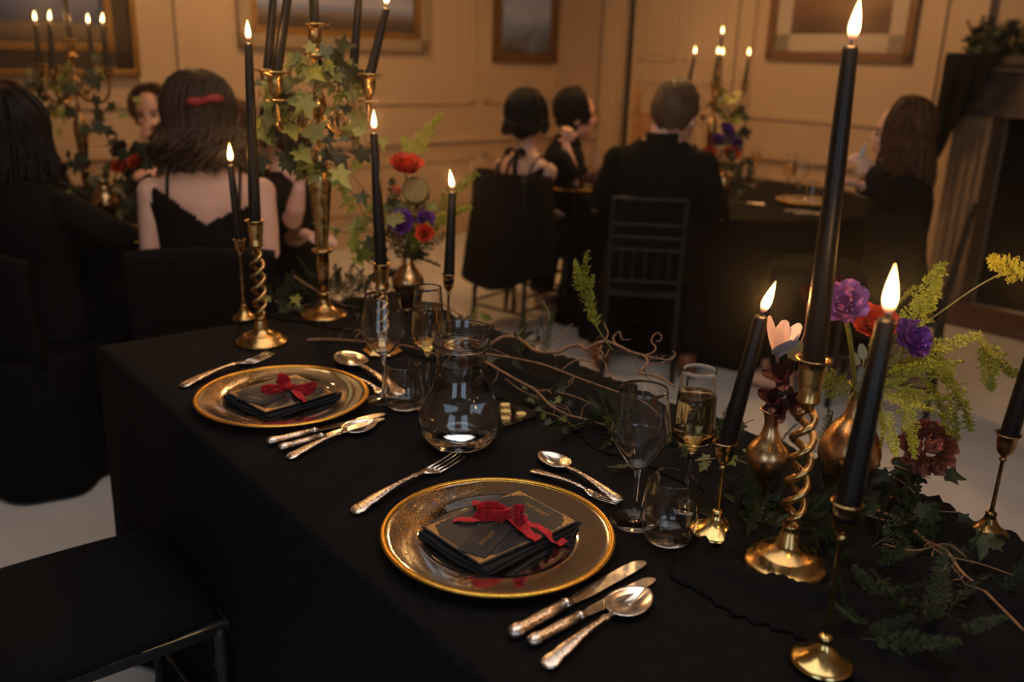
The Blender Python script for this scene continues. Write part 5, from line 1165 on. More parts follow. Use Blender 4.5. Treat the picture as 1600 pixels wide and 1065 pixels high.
# ------------------------------------------------------------------ chairs
def spindle_chair(label, loc, rz, s=1.0, group='black spindle back chairs', w=0.36, worn=False):
    """slim black banqueting chair with turned posts; faces +y, back at -y"""
    o = thing('spindle_chair', label, 'chair', loc, rz, group); o.scale = (s, s, s); m = M['chair_black']; hw = w / 2
    def turned(a, b, r, name, rings=3):
        a, b = Vector(a), Vector(b); mb = MB(); d = (b - a).normalized(); n = 24; pts = []; rad = []
        for k in range(n + 1):
            t = k / n; pts.append(a.lerp(b, t)); q = abs(((t * rings) % 1) - 0.5); rad.append(r * (1.28 if q < 0.045 else 1.0))
        mb.tube(pts, rad, 8).build(name, m, o)
    for sx in (-1, 1):
        turned((sx * hw * 1.02, -0.21, 0), (sx * hw, -0.19, 0.45), 0.0125, 'rear_leg'); turned((sx * hw, -0.19, 0.45), (sx * hw, -0.235, 0.90), 0.0115, 'back_post', 5)
        turned((sx * (hw + .015), 0.19, 0), (sx * (hw + .012), 0.185, 0.44), 0.0125, 'front_leg')
        turned((sx * hw, -0.19, 0.16), (sx * (hw + .012), 0.185, 0.16), 0.0075, 'side_stretcher', 2); turned((sx * hw, -0.19, 0.24), (sx * (hw + .012), 0.185, 0.24), 0.0075, 'side_stretcher', 2)
    turned((-hw, -0.205, 0.14), (hw, -0.205, 0.14), 0.0075, 'rear_stretcher', 2); turned((-hw - .012, 0.185, 0.20), (hw + .012, 0.185, 0.20), 0.0075, 'front_stretcher', 2)
    for z, y in ((0.895, -0.234), (0.775, -0.222), (0.715, -0.216), (0.655, -0.21), (0.50, -0.195)): turned((-hw, y, z), (hw, y, z), 0.0095 if z > .8 else 0.008, 'back_rail', 3)
    for k in range(5):
        x = lerp(-hw, hw, (k + 1) / 6); turned((x, -0.195, 0.50), (x, -0.21, 0.655), 0.0055, 'spindle', 2)
    sf = MB(); poly = [(-hw - .02, .205), (-hw - .01, -.20), (hw + .01, -.20), (hw + .02, .205)]; sf.prism(poly, 0.425, 0.450); sf.build('seat_frame', m, o, False, None, 0.006)
    def pad(a, b):
        x = (a - .5) * 2; y = (b - .5) * 2; e = max(abs(x), abs(y)); rx = (hw + .022) * x * (1 - 0.06 * y * y * abs(x)); ry = 0.205 * y * (1 - 0.06 * x * x * abs(y))
        return Vector((rx * (0.985 - 0.012 * y), ry, 0.452 + 0.034 * (1 - e ** 5)))
    p = MB().grid(pad, 22, 22).build('seat_pad', M['seat_pad'], o); p.modifiers.new('t', 'SOLIDIFY').thickness = 0.006
    if worn:
        MB().tube([(hw + .0195, 0.08, 0.451), (hw + .021, 0.15, 0.451), (hw + .021, 0.196, 0.451)], 0.0016, 6).build('worn_edge', M['worn_gold'], o)
        for yy in (-.15, -.02, .05): MB().tube([(hw + .0135 + (yy + .2) * .02, yy, 0.4505), (hw + .0138 + (yy + .2) * .02, yy + 0.06, 0.4505)], 0.0008, 5).build('worn_edge', M['worn_gold'], o)
    return o
# chair pulled up to the farther setting (seat in the lower corner of the picture)
spindle_chair('empty black chair with worn gold seat edge pulled up to the long table', TP(1.545, 0.295, 0), radians(39.9) - pi / 2, 1.0, w=0.37, worn=True)

# ------------------------------------------------------------------ people
TORSO = [(.43, .165, .135, 0), (.50, .180, .14, 0), (.58, .165, .122, 0), (.66, .143, .105, 0), (.74, .142, .105, .004), (.82, .155, .115, .006), (.88, .168, .112, .0), (.918, .170, .100, -.006), (.948, .148, .086, -.012), (.972, .112, .070, -.014), (.998, .076, .058, -.012), (1.03, .054, .053, -.004), (1.09, .050, .052, .010)]
def hand(mb, wrist, d, n, s=1.0, curl=0.5, thumb=1):
    """palm plus five separate fingers; d along the hand, n out of the back of the hand"""
    d = Vector(d).normalized(); n = Vector(n); n = (n - d * n.dot(d)).normalized(); w = d.cross(n)
    P0 = Vector(wrist)
    mb.tube([P0 - d * .01, P0 + d * .02 * s, P0 + d * .055 * s, P0 + d * .088 * s], [.020 * s, .027 * s, .034 * s, .030 * s], 12, flat=0.5, up0=n)
    for k, (off, L) in enumerate(((-.026, .062), (-.009, .074), (.009, .070), (.025, .054))):
        p = P0 + d * (.082 * s) + w * off * s; pts = [p - d * .012 * s]; a = 0.0; seg = (0.45, 0.32, 0.23)
        q = p.copy(); pts.append(q.copy())
        for f in seg:
            a += curl; dd = d * cos(a) - n * sin(a); q = q + dd * L * s * f; pts.append(q.copy())
        mb.tube(pts, [.0098 * s, .0095 * s, .0090 * s, .0084 * s, .0070 * s], 8)
    b = P0 + d * .030 * s + w * (-.024 * s * thumb); t1 = b + (d * .6 - w * thumb * .7 - n * .2).normalized() * .036 * s; t2 = t1 + (d * .9 - w * thumb * .2 - n * .35).normalized() * .030 * s
    mb.tube([b + w * .01 * thumb, b, t1, t2], [.013 * s, .0125 * s, .0105 * s, .0085 * s], 8)
def person(label, loc, az, top_row, hair, hairm, cloth, arms=None, yaw=0, nod=0, tilt=0, lean=0.05, sleeve='long', mask=None, headoff=(0, 0, 0), sex='w', trousers=False, curls=(6, 4), shoes=False, extra=None, hand_kw=None, width=1.0, head=1.04):
    loc = Vector((loc[0], loc[1], 0)); ztop = zat(loc, top_row); s = ztop / (1.06 + .225 * head + headoff[2])
    rz = -radians(az); Wm = Matrix.Translation(loc) @ Rz(rz); Wi = Wm.inverted()
    rnd = random.Random(label)
    hk = hand_kw or {}
    def sh(p): p = Vector(p); return Vector((p.x, p.y + lean * max(0, p.z - .5), p.z)) * s
    Hm = Matrix.Translation(Vector((0, lean * .6, 1.06)) + Vector(headoff)) @ Euler((radians(-nod), radians(tilt), radians(-yaw))).to_matrix().to_4x4() @ Matrix.Scale(head, 4) @ Matrix.Translation((0, 0, -1.06))
    def hd(p): return (Hm @ Vector(p)) * s
    body = MB(); wf = width * (1.0 if sex == 'w' else 1.12)
    def torso_ring(i, infl=0.0, n=36): 
        z, rx, ry, dy = TORSO[i]; k = wf if z < 1.0 else 1.0
        return [sh((((rx + infl) * k) * sin(2 * pi * j / n), (ry + infl) * cos(2 * pi * j / n) + dy, z)) for j in range(n)]
    body.loft([torso_ring(i) for i in range(len(TORSO))])
    body.tube([sh((0, -.006, 1.0)), sh((0, 0.0, 1.05)), hd((0, .004, 1.09)), hd((0, .0, 1.13))], [.054 * s, .050 * s, .050 * s, .050 * s], 14)
    HM = Matrix.Scale(s, 4) @ Hm
    body.ball((0, -.006, 1.185), (.075, .094, .100), 24, 16, M=HM); body.ball((0, .028, 1.118), (.055, .062, .060), 18, 12, M=HM)
    body.ball((0, .055, 1.083), (.026, .028, .022), 12, 8, M=HM); body.ball((0, .093, 1.150), (.013, .017, .016), 10, 8, M=HM); body.tube([HM @ Vector((0, .080, 1.195)), HM @ Vector((0, .102, 1.152))], [.008 * s, .010 * s], 8)
    for sx in (-1, 1):
        body.ball((sx * .077, -.008, 1.150), (.010, .020, .030), 10, 8, M=HM); body.ball((sx * .034, .065, 1.145), (.022, .022, .022), 10, 8, M=HM)
    cl = MB(); A = {}
    for side, sx in (('L', -1), ('R', 1)):
        S0 = sh((sx * .162 * wf, -.008, .905)); a = (arms or {}).get(side)
        if a: E, Wr = [(Wi @ Vector(q)) if len(q) == 3 else None for q in a[:2]]
        else: E, Wr = sh((sx * .235 * wf, .06, .70)), sh((sx * .15, .30, .735))
        A[side] = (S0, E, Wr)
        body.tube([S0 - Vector((sx * .04, 0, -.01)) * s, S0, S0.lerp(E, .5), E, E.lerp(Wr, .35), Wr], [.045 * s, .050 * s, .044 * s, .037 * s, .038 * s, .024 * s], 14)
        body.ball(tuple(S0), .050 * s, 14, 10)
        kw = dict(s=s, curl=0.35, thumb=-sx); kw.update(hk.get(side, {})); nn = kw.pop('n', (0, 0, 1)); dd = kw.pop('d', None)
        nl = Wi.to_3x3() @ Vector(nn); dl = (Wi.to_3x3() @ Vector(dd)) if dd is not None else (Wr - E)
        hand(body, Wr, dl, nl, **kw)
        if sleeve in ('long', 'short'):
            pts = [S0 - Vector((sx * .05, 0, -.012)) * s, S0, S0.lerp(E, .5), S0.lerp(E, .86)]; rr = [.058, .066, .060, .056]
            if sleeve == 'long': pts += [E, E.lerp(Wr, .45), E.lerp(Wr, .96)]; rr = [.058, .064, .057, .052, .050, .046, .036]
            cl.tube(pts, [q * s for q in rr], 16); cl.ball(tuple(S0), .064 * s, 14, 10)
        # legs
        hip, kn, an = Vector((sx * .09, .04, .50)) * s, Vector((sx * .115, .42, .51)) * s, Vector((sx * .115, .36, .10)) * s
        if shoes: an = Vector((sx * .19, -.06, .13)) * s; kn = Vector((sx * .16, .34, .49)) * s
        body.tube([hip, hip.lerp(kn, .5), kn, kn.lerp(an, .35), an], [.088 * s, .078 * s, .058 * s, .054 * s, .036 * s], 14)
        ft = an + (Vector((0, .16, -.055)) if not shoes else Vector((0, .12, -.085))) * s
        if not shoes: body.tube([an, an + Vector((0, -.02, -.05)) * s, ft - Vector((0, .05, 0)) * s, ft], [.034 * s, .036 * s, .034 * s, .022 * s], 12)
        if trousers or True:
            r1 = 1.12 if trousers else 1.35
            cl.tube([hip, hip.lerp(kn, .5), kn + Vector((0, 0, .005)), kn.lerp(an, .4), kn.lerp(an, .95 if not shoes else 1.02)], [.098 * s, .090 * s, .070 * s * r1, .066 * s * r1, .056 * s * r1], 16)
    o = link('person', remeshed(body, 'body', M['skin'], 0.0085 * s, 2)); o.matrix_world = Wm; tag(o, label, 'person')
    # clothes
    n = 96; rings = [torso_ring(i, .012, n) for i in range(11 if mask is None else 10)]
    rs = []
    for i in range(len(rings) - 1):
        for k in range(8): rs.append([rings[i][j].lerp(rings[i + 1][j], k / 8) for j in range(n)])
    rs.append(rings[-1]); vs = [p for r in rs for p in r]; fs = []
    for i in range(len(rs) - 1):
        for j in range(n):
            j2 = (j + 1) % n; c = (rs[i][j] + rs[i + 1][j2]) / 2 / s; ang = math.degrees(math.atan2(c.x, c.y))       # 0 front, +-180 back
            if mask is None or mask(ang, c.z): fs.append((i * n + j, i * n + j2, (i + 1) * n + j2, (i + 1) * n + j))
    cl.add(vs, fs)
    if mask is not None:   # shoulder straps
        for sx in (-1, 1):
            pts = [sh((sx * .105, -.118, .83)), sh((sx * .110, -.108, .90)), sh((sx * .112, -.070, .962)), sh((sx * .108, -.01, .985)), sh((sx * .10, .06, .955)), sh((sx * .09, .105, .90))]
            if sx == 1 and mask(180, .99) == 'one': pts = [p + Vector((.02 * s, 0, 0)) for p in pts]
            cl.tube(spline(pts, 5), .0052 * s, 8)
    c = cl.build('dress' if not trousers else 'shirt_and_trousers', cloth, o); q = c.modifiers.new('t', 'SOLIDIFY'); q.thickness = .004
    # hair
    hb = MB()
    C0 = Vector((0, -.006, 1.185))
    def skull(ph, th, r): return C0 + Vector((sin(th) * sin(ph) * (.075 + r), -sin(th) * cos(ph) * (.094 + r), cos(th) * (.100 + r)))    # ph 0 = back of the head
    if hair == 'short':
        def cap(a, b):
            ph = (a - .5) * 2 * radians(180); f = abs(ph) / pi; lim = radians(lerp(130, 62, max(0, min(1, (f - .38) / .3)))); th = max(.02, b * lim)
            q = skull(ph, th, .012 + .006 * sin(a * 60 + b * 9) * sin(b * 30) - .010 * max(0, b - .7)); return HM @ q
        hb.grid(cap, 40, 18); m_ = hairm
    else:
        L, spread, wav, nst, sr = {'long': (.125, .03, .032, 240, .0075), 'bob': (.075, .014, .008, 170, .007), 'low': (.045, -.02, .004, 150, .007), 'chest': (.25, .012, .016, 220, .0075), 'tied': (.02, -.03, .003, 130, .006)}[hair]
        for k in range(nst):
            f = (k + .5) / nst * 2 - 1; ph = f * radians(128); layer = k % 3
            th_end = radians(104 if abs(f) < .7 else 96); pts = []; r0 = .008 + .007 * layer + rnd.uniform(-.003, .003)
            part = rnd.uniform(.35, .9)
            for j in range(8): t = j / 7; pts.append(skull(ph * (part + (1 - part) * t), max(.05, t * th_end), r0 + .014 * sin(pi * t)))
            e = pts[-1]; Lk = L * rnd.uniform(.6, 1.08); outd = Vector((sin(ph), -cos(ph) * .7, 0)); p1 = rnd.uniform(0, 6)
            for j in range(1, 9):
                t = j / 8; pts.append(e + Vector((0, 0, -Lk * t)) + outd * spread * sin(t * 2.4) + Vector((sin(t * curls[0] + p1), cos(t * curls[0] + p1) - .3, 0)) * wav * t)
            rr = [sr] * 8 + [sr * 1.1 * (1 - .7 * (j / 8) ** 1.5) for j in range(1, 9)]
            hb.tube([HM @ p for p in pts], [q * s for q in rr], 5)
        hb.ball((0, -.016, 1.188), (.080, .096, .104), 20, 14, M=HM @ Matrix.Translation((0, -.012, .006)))
        hb.ball((0, -.03, 1.13), (.066, .066, .07), 16, 12, M=HM)
        if L > .1:
            hb.ball((0, -.055, 1.08 - L * .25), (.085, .05, .06 + L * .35), 18, 12, M=HM)
    hb.build('hair', hairm, o)
    # eyes, brows and lips
    for sx in (-1, 1):
        MB().ball((sx * .031, .0835, 1.172), (.0125, .006, .0065), 10, 6, M=HM).build('eye', M['eye'], o)
        MB().tube([HM @ Vector((sx * .016, .091, 1.189)), HM @ Vector((sx * .034, .086, 1.194)), HM @ Vector((sx * .048, .074, 1.190))], .0032 * s, 6).build('eyebrow', hairm, o)
    MB().tube([HM @ Vector((-.024, .078, 1.116)), HM @ Vector((-.010, .089, 1.111)), HM @ Vector((.010, .089, 1.111)), HM @ Vector((.024, .078, 1.116))], [.003 * s, .0065 * s, .0065 * s, .003 * s], 8).build('lips', M['skin_flush'], o)
    if shoes:
        for sx in (-1, 1):
            an = Vector((sx * .19, -.06, .13)) * s; MB().tube([an + Vector((0, -.035, -.02)), an + Vector((0, -.03, -.07)), an + Vector((0, .03, -.092)), an + Vector((0, .13, -.098))], [.040, .046, .046, .034], 14).build('shoe', M['shoe'], o)
    if sex == 'm':
        MB().lathe([(.100 * s, -.012 * s), (.084 * s, .004 * s), (.072 * s, .022 * s), (.066 * s, .048 * s), (.060 * s, .048 * s), (.062 * s, 0)], 28, cap0=False, cap1=False, M=Tr(sh((0, -.008, .985)))).build('collar', cloth, o)
    if extra: extra(o, HM, sh, s)
    return o, Wm, HM

def covered_chair(label, loc, az, back=0.0, top=.83, w=.21):
    f = Vector((sin(radians(az)), cos(radians(az)), 0)); L = Vector((loc[0], loc[1], 0)) - f * back
    o = thing('covered_chair', label, 'chair', L, -radians(az), 'chairs under black covers')
    def wrap(a, b):
        an = 2 * pi * a; z = lerp(.47, .012, b); fl = .02 + .03 * b + .012 * sin(a * 63) * b; c_, s_ = cos(an), sin(an); e = 5.0; k = (abs(c_) ** e + abs(s_) ** e) ** (-1 / e)
        return Vector(((w + fl) * k * c_, (.22 + fl) * k * s_, z))
    f_ = MB().grid(wrap, 72, 10).build('skirt', M['dress'], o); f_.modifiers.new('t', 'SOLIDIFY').thickness = .004
    MB().box((0, 0, .452), (2 * w, .44, .05)).build('seat', M['dress'], o, False, None, .02)
    def bk(a, b):
        x = (a - .5) * 2; return Vector((x * (w + .01), -.215 - .035 * b - .004 * sin(a * 21), lerp(.44, top - .012 * x * x, b)))
    f_ = MB().grid(bk, 24, 10).build('backrest', M['dress'], o); f_.modifiers.new('t', 'SOLIDIFY').thickness = .035
    return o
CHG = 'black spindle back chairs'
def seat_for(label, loc, az, back=0.02, s=0.98):
    f = Vector((sin(radians(az)), cos(radians(az)), 0)); return spindle_chair(label, Vector((loc[0], loc[1], 0)) - f * back, -radians(az), s, CHG)
# round tables under black cloths
def round_cloth(label, c, r, top, seed):
    mb = MB(); per = 120; rings = []; rnd = random.Random(seed); ph = rnd.uniform(0, 6)
    for rr, z, fl in [(r - .05, top, 0), (r - .006, top, 0), (r, top - .006, 0)] + [(r + .004, lerp(top - .02, .012, k / 9), k / 9) for k in range(10)]:
        rings.append([Vector(((rr + fl * (.045 + .035 * sin(a * 14 + ph) + .02 * sin(a * 23))) * cos(a), (rr + fl * (.045 + .035 * sin(a * 14 + ph) + .02 * sin(a * 23))) * sin(a), z)) for a in [2 * pi * k / per for k in range(per)]])
    mb.loft(rings[::-1], cap=False); n = len(mb.v) - per; mb.f.append(tuple(range(n, n + per))); mb.m.append(0)
    o = mb.build('tablecloth', M['black_cloth'], None, True, Tr(c[0], c[1], 0)); tag(o, label, 'tablecloth', 'black cloths of the round tables')
    t = thing('round_table', label.replace('black cloth over', 'round table under the cloth of'), 'table', (c[0], c[1], 0)); MB().lathe([(0.0004, top - .03), (r - .03, top - .03), (r - .03, top - .004), (0.0004, top - .004)], 48, cap0=False, cap1=False).build('tabletop', M['wood'], t)
    MB().lathe([(0.25, 0), (0.25, .02), (.05, .05), (.04, top - .03)], 24).build('pedestal', M['chair_black'], t)
round_cloth('black cloth over the guests table below the seascape', (-1.75, 3.65), 0.74, 0.75, 1)
round_cloth('black cloth over the guests table in front of the door', (1.13, 4.95), 0.82, 0.72, 2)

# --- guests at the table below the seascape
def dress_low(ang, z):
    a = abs(ang)
    if a < 100: return z < .90 - .02 * (a / 100)
    e = .93 - (a - 100) / 80 * .11 if ang < 0 else .88 - (a - 100) / 80 * .06
    return 'one' if z > .98 and False else z < e
def clip_extra(o, HM, sh, s):
    mb = MB()
    for sx in (-1, 1): mb.ball((sx * .026, -.138, 1.225), (.026, .010, .012), 12, 8, M=HM @ Tr(0, 0, .004 * sx))
    mb.ball((0, -.142, 1.225), (.010, .010, .010), 8, 6, M=HM); mb.build('hair_clip', M['red_clip'], o)
    for k, x in enumerate((-.035, .0, .02)):
        pts = [HM @ Vector((x, -.09, 1.02)), HM @ Vector((x + .015, -.115, .98)), HM @ Vector((x + .03, -.11, .93)), HM @ Vector((x + .02, -.12, .90 - .02 * k)), HM @ Vector((x + .005, -.115, .90))]
        MB().tube(spline(pts, 5), [.011 * (1 - .045 * j) for j in range(21)], 7).build('curl', M['hair_dark'], o)
L1 = PY(322, 300, 3.02)
person('woman with bare back in a black strappy dress, dark hair held by a red clip', L1, -12, 128, 'long', M['hair_dark'], M['dress'], yaw=-16, nod=6, lean=.10, sleeve='none', mask=dress_low, headoff=(-.016, .03, -.055), head=1.12, extra=clip_extra, width=1.06,
       arms={'L': (PY(238, 420, 2.98), PY(285, 440, 3.25)), 'R': (PY(420, 395, 3.0), PY(400, 350, 3.3))})
covered_chair('black covered chair of the woman with the bare back', L1, -12, .03, .80, .22)
L2 = PY(14, 330, 2.86)
def ear_hair(o, HM, sh, s): pass
person('dark haired guest in black seen from behind at the picture edge', L2, 12, 152, 'chest', M['hair_black'], M['dress'], yaw=22, lean=.10, sleeve='long', headoff=(0, .02, -.03), width=1.25,
       arms={'R': (PY(175, 365, 2.86), PY(212, 368, 3.15))})
covered_chair('black covered chair of the dark haired guest at the picture edge', L2, 12, .02, .80, .24)
L3 = PY(22, 250, 4.45)
person('brown haired guest half hidden behind the dark haired one', L3, 150, 134, 'bob', M['hair_brown'], M['dress'], lean=.04)
L4 = PY(256, 250, 4.50)
person('smiling woman facing the camera with a hand at her chin', L4, 176, 139, 'low', M['hair_brown'], M['dress'], nod=4, tilt=6, lean=.12, sleeve='long',
       arms={'R': (PY(205, 266, 4.25), PY(222, 222, 4.27)), 'L': (PY(275, 265, 4.3), PY(240, 268, 4.15))}, hand_kw={'R': dict(d=(.35, .1, 1), n=(-.6, -.6, .2), curl=.5)})
L5 = PY(452, 300, 3.62)
person('guest in black behind the ivy with one hand raised', L5, -100, 152, 'bob', M['hair_dark'], M['dress'], lean=.06, sleeve='short',
       arms={'L': (PY(458, 345, 3.28), PY(468, 292, 3.26)), 'R': (PY(455, 372, 3.5), PY(478, 366, 3.30))}, hand_kw={'L': dict(d=(-.05, 0, 1), n=(.2, -1, 0), curl=.75), 'R': dict(d=(.8, -.3, 0))})
L6 = PY(373, 250, 4.40)
person('auburn haired guest far across the table behind the tall taper', L6, 200, 163, 'bob', M['hair_brown'], M['dress'], lean=.05)

# --- guests at the table in front of the door
def open_back(ang, z):
    a = abs(ang)
    if a < 60: return z < .93
    return z < (.93 if a < 110 else .93 - (a - 110) / 70 * .13)
def bow_extra(o, HM, sh, s):
    mb = MB()
    for sx in (-1, 1):
        mb.tube([sh((sx * .006, -.075, 1.005)), sh((sx * .04, -.10, 1.022)), sh((sx * .065, -.105, 1.00)), sh((sx * .04, -.10, .985))], [.008 * s, .020 * s, .020 * s, .010 * s], 10, flat=.5)
        mb.tube([sh((sx * .004, -.08, 1.0)), sh((sx * .02, -.125, .95)), sh((sx * .03, -.135, .88))], [.008 * s, .012 * s, .014 * s], 8, flat=.4)
    mb.build('neck_bow', M['dress'], o)
L7 = PY(818, 300, 4.72)
person('woman in a black open backed dress with a bow at the nape', L7, 38, 147, 'bob', M['hair_black'], M['dress'], yaw=22, nod=3, lean=.03, head=1.1, sleeve='none', mask=open_back, extra=bow_extra, arms={'R': (PY(838, 322, 4.62), PY(862, 330, 4.85)), 'L': (PY(800, 330, 4.9), PY(840, 310, 5.0))})
seat_for('black chair under the woman with the bow at the nape', L7, 38, 0.0, 0.92)
# long skirt falling over the chair
sk = thing('dress_coat', 'black coat hung over the chair of the woman with the bow', 'coat', (L7.x, L7.y, 0), -radians(38))
def skirt(a, b):
    an = lerp(-1.9, 1.9, a); r = lerp(.190, .245, b) + .018 * sin(a * 23) * b; return Vector((r * sin(an), -.07 - (r + .02) * cos(an), lerp(.855 - .03 * abs(2 * a - 1) ** 3, .30 + .03 * sin(a * 9), b)))
f = MB().grid(skirt, 40, 14).build('drape', M['dress'], sk); f.modifiers.new('t', 'SOLIDIFY').thickness = .008
L8 = PY(860, 260, 5.22)
person('dark haired person in black resting a cheek on one fist', L8, 96, 143, 'low', M['hair_black'], M['dress'], yaw=-8, nod=2, lean=.20, sleeve='short', sex='m', width=1.3, headoff=(0, .02, -.04), head=1.12,
       arms={'R': (PY(898, 286, 4.98), PY(884, 226, 5.02)), 'L': (PY(915, 285, 5.35), PY(945, 262, 5.0))}, hand_kw={'R': dict(d=(.1, 0, 1), n=(.2, -1, 0), curl=1.2), 'L': dict(d=(.9, -.2, 0))})
seat_for('black chair under the person resting on a fist', L8, 92)
L9 = PY(1026, 320, 4.08)
person('man with short brown hair in a black shirt seen from behind', L9, 14, 127, 'short', M['hair_short'], M['dress'], yaw=24, nod=2, lean=.06, sleeve='long', sex='m', trousers=True, shoes=True, width=0.98, headoff=(.045, .02, -.075), head=1.12)
C9 = PY(1008, 320, 3.97); spindle_chair('black spindle back chair of the man in the black shirt', (C9.x + .02, C9.y + 0.10, 0), -radians(4), 0.94, CHG, w=0.335)
L10 = PY(1418, 300, 3.72)
LT = PY(1348, 236, 3.56)
_, W10, _h = person('long haired woman in black holding a lighter beside the fireplace', L10, -62, 163, 'chest', M['hair_brown'], M['dress'], yaw=-4, nod=3, lean=.06, sleeve='long', width=1.1, headoff=(0, .02, -.03),
       arms={'L': (PY(1374, 292, 3.50), PY(1367, 267, 3.57)), 'R': (PY(1390, 300, 3.95), PY(1345, 290, 3.88))}, hand_kw={'L': dict(d=(-.85, 0, .6), n=(-.3, -.7, .7), curl=.55, s=.88), 'R': dict(d=(-.9, 0, .2), curl=.4)})
seat_for('black chair under the long haired woman by the fireplace', L10, -62)
tag(MB().box((0, 0, 0), (.014, .010, .062), M=Matrix.Rotation(.25, 4, 'Y')).build('lighter', M['lighter'], None, False, Tr(LT), .003), 'pale slim lighter in the hand of the long haired woman', 'lighter')

# ------------------------------------------------------------------ things on the round tables
src = bpy.data.objects
def bring(name, label, p, rz=0.0, sc=None):
    o = dup(src[name], Vector(p), (0, 0, rz), sc, label); return o
z2, z3 = .7215, .7515
def on2(u, v, dz=0): q = P(u, v, z2 - .0005 + 0); return Vector((q.x, q.y, z2 + dz))
bring('champagne_flute', 'champagne flute on the far side of the door side table', on2(1176, 290)); bring('champagne_flute', 'champagne flute in front of the chair rail, nearer the amber picture', on2(1229, 306))
bring('wine_glass', 'empty wine glass right beside the flute on the door side table', on2(1245, 312)); bring('tumbler', 'tumbler on the far edge of the door side table', on2(1188, 284)); bring('tumbler', 'tumbler near the cutlery on the door side table', on2(1268, 312))
bring('charger_plate', 'gold rimmed charger on the door side table near the long haired woman', on2(1262, 318)); bring('charger_plate', 'gold rimmed charger before the person resting on a fist', on2(897, 296)); 
bring('tumbler', 'tumbler before the person resting on a fist', on2(872, 284)); bring('wine_glass', 'wine glass between the man and the person on a fist', on2(930, 300))
for k, (nmx, lb, u, v, r) in enumerate([('knife', 'knife on the door side table before the big plate', 1196, 322, 2.6), ('fork', 'fork on the door side table before the big plate', 1225, 330, -.3), ('soup_spoon', 'soup spoon on the door side table before the big plate', 1240, 334, -.5)]): bring(nmx, lb, on2(u, v), r, 1.0)
def votive(label, p, h=.06):
    o = thing('votive', label, 'votive', p); lathe_part('glass_cup', shell([(.024, 0), (.028, .004), (.031, h)], .0018, .005), M['glass'], o, 28)
    lathe_part('wax', [(.0004, .006), (.026, .006), (.0285, h * .45), (.0004, h * .45)], M['butter'], o, 24); link('flame', FLAME, o, Tr(0, 0, h * .45 + .002) @ Matrix.Scale(.55, 4))
    ld = bpy.data.lights.new('flame_glow', 'POINT'); ld.energy = CANDLE_W * .5; ld.color = WARM; ld.shadow_soft_size = .01; l = bpy.data.objects.new('flame_glow', ld); COL.objects.link(l); l.parent = o; l.location = (0, 0, h + .02)
votive('glowing votive under the flowers of the door side table', on2(1133, 302)); votive('glowing votive beside the shoulder of the man', on2(1121, 330))
q = P(205, 372, z3); bring('charger_plate', 'gold rimmed charger between the dark haired guest and the bare backed woman', (q.x, q.y, z3)); q = P(196, 362, z3); bring('knife', 'knife catching light beside the bare backed woman', (q.x, q.y, z3), -.9, 1.0)
q = P(420, 345, z3); bring('soup_spoon', 'spoon gleaming beside the raised hand behind the ivy', (-1.12, 3.62, z3), .3, 1.0)
q = P(100, 375, z3); bring('fork', 'fork near the arm of the dark haired guest', (q.x, q.y, z3), .6, 1.0)

# greenery and flowers round the far candelabra
def bouquet(label, c, n, spread, meshes, seed, size=(.03, .055), up_=.12):
    rnd = random.Random(seed); o = thing('foliage_bouquet', label, 'bouquet', c); c = Vector(c)
    for k in range(7):
        t = Vector((rnd.gauss(0, spread), rnd.gauss(0, spread * .6), rnd.uniform(.3, 1.6) * up_)); MB().tube(spline([Vector((0, 0, 0)), t * .5 + Vector((0, 0, .03)), t], 4), .0018, 5).build('stem', M['stem'], o)
    pts = [c + Vector((rnd.gauss(0, spread), rnd.gauss(0, spread * .6), abs(rnd.gauss(up_, up_ * .7)))) for _ in range(n)]
    leaves(o, pts, size, meshes, rnd, .01)
    return o
c3, c2 = Vector((-1.75, 3.65, .752)), Vector((p2.x + .01, 4.95, .722))
def bgvine(label, c, tops_z, seed, meshes, rr=.13, n=5):
    rnd = random.Random(seed); st = []
    for k in range(n):
        a = rnd.uniform(0, 6.28); a2 = a + rnd.uniform(.8, 2.0); r1 = rnd.uniform(.3, 1) * rr; z0 = tops_z + rnd.uniform(-.03, .05)
        st.append([c + Vector((r1 * cos(a), r1 * sin(a), z0)), c + Vector((rr * 1.2 * cos((a + a2) / 2), rr * 1.2 * sin((a + a2) / 2), z0 - .04)), c + Vector((rr * 1.3 * cos(a2), rr * 1.3 * sin(a2), z0 - .10 - rnd.uniform(0, .10)))])
    return vine(label, c, st, 8, (.035, .065), meshes, .030, seed)
bgvine('ivy trailing from the seascape side candelabrum', c3, .50, 61, IVYD + IVY, .15, 7); bgvine('ivy trailing from the door side candelabrum', c2, .50, 62, IVY + IVYD, .10, 5)
bouquet('dark leafy arrangement at the foot of the seascape side candelabrum', c3 + Vector((.13, -.10, .0)), 70, .13, IVYD, 63, (.035, .065), .14); bouquet('dark leafy arrangement at the foot of the door side candelabrum', c2 + Vector((.05, -.10, .0)), 60, .10, IVYD, 64, (.03, .055), .15)
bouquet('pale green leaves beside the dark haired guest', c3 + Vector((-.12, -.2, .0)), 26, .08, IVY, 65, (.03, .05), .10)
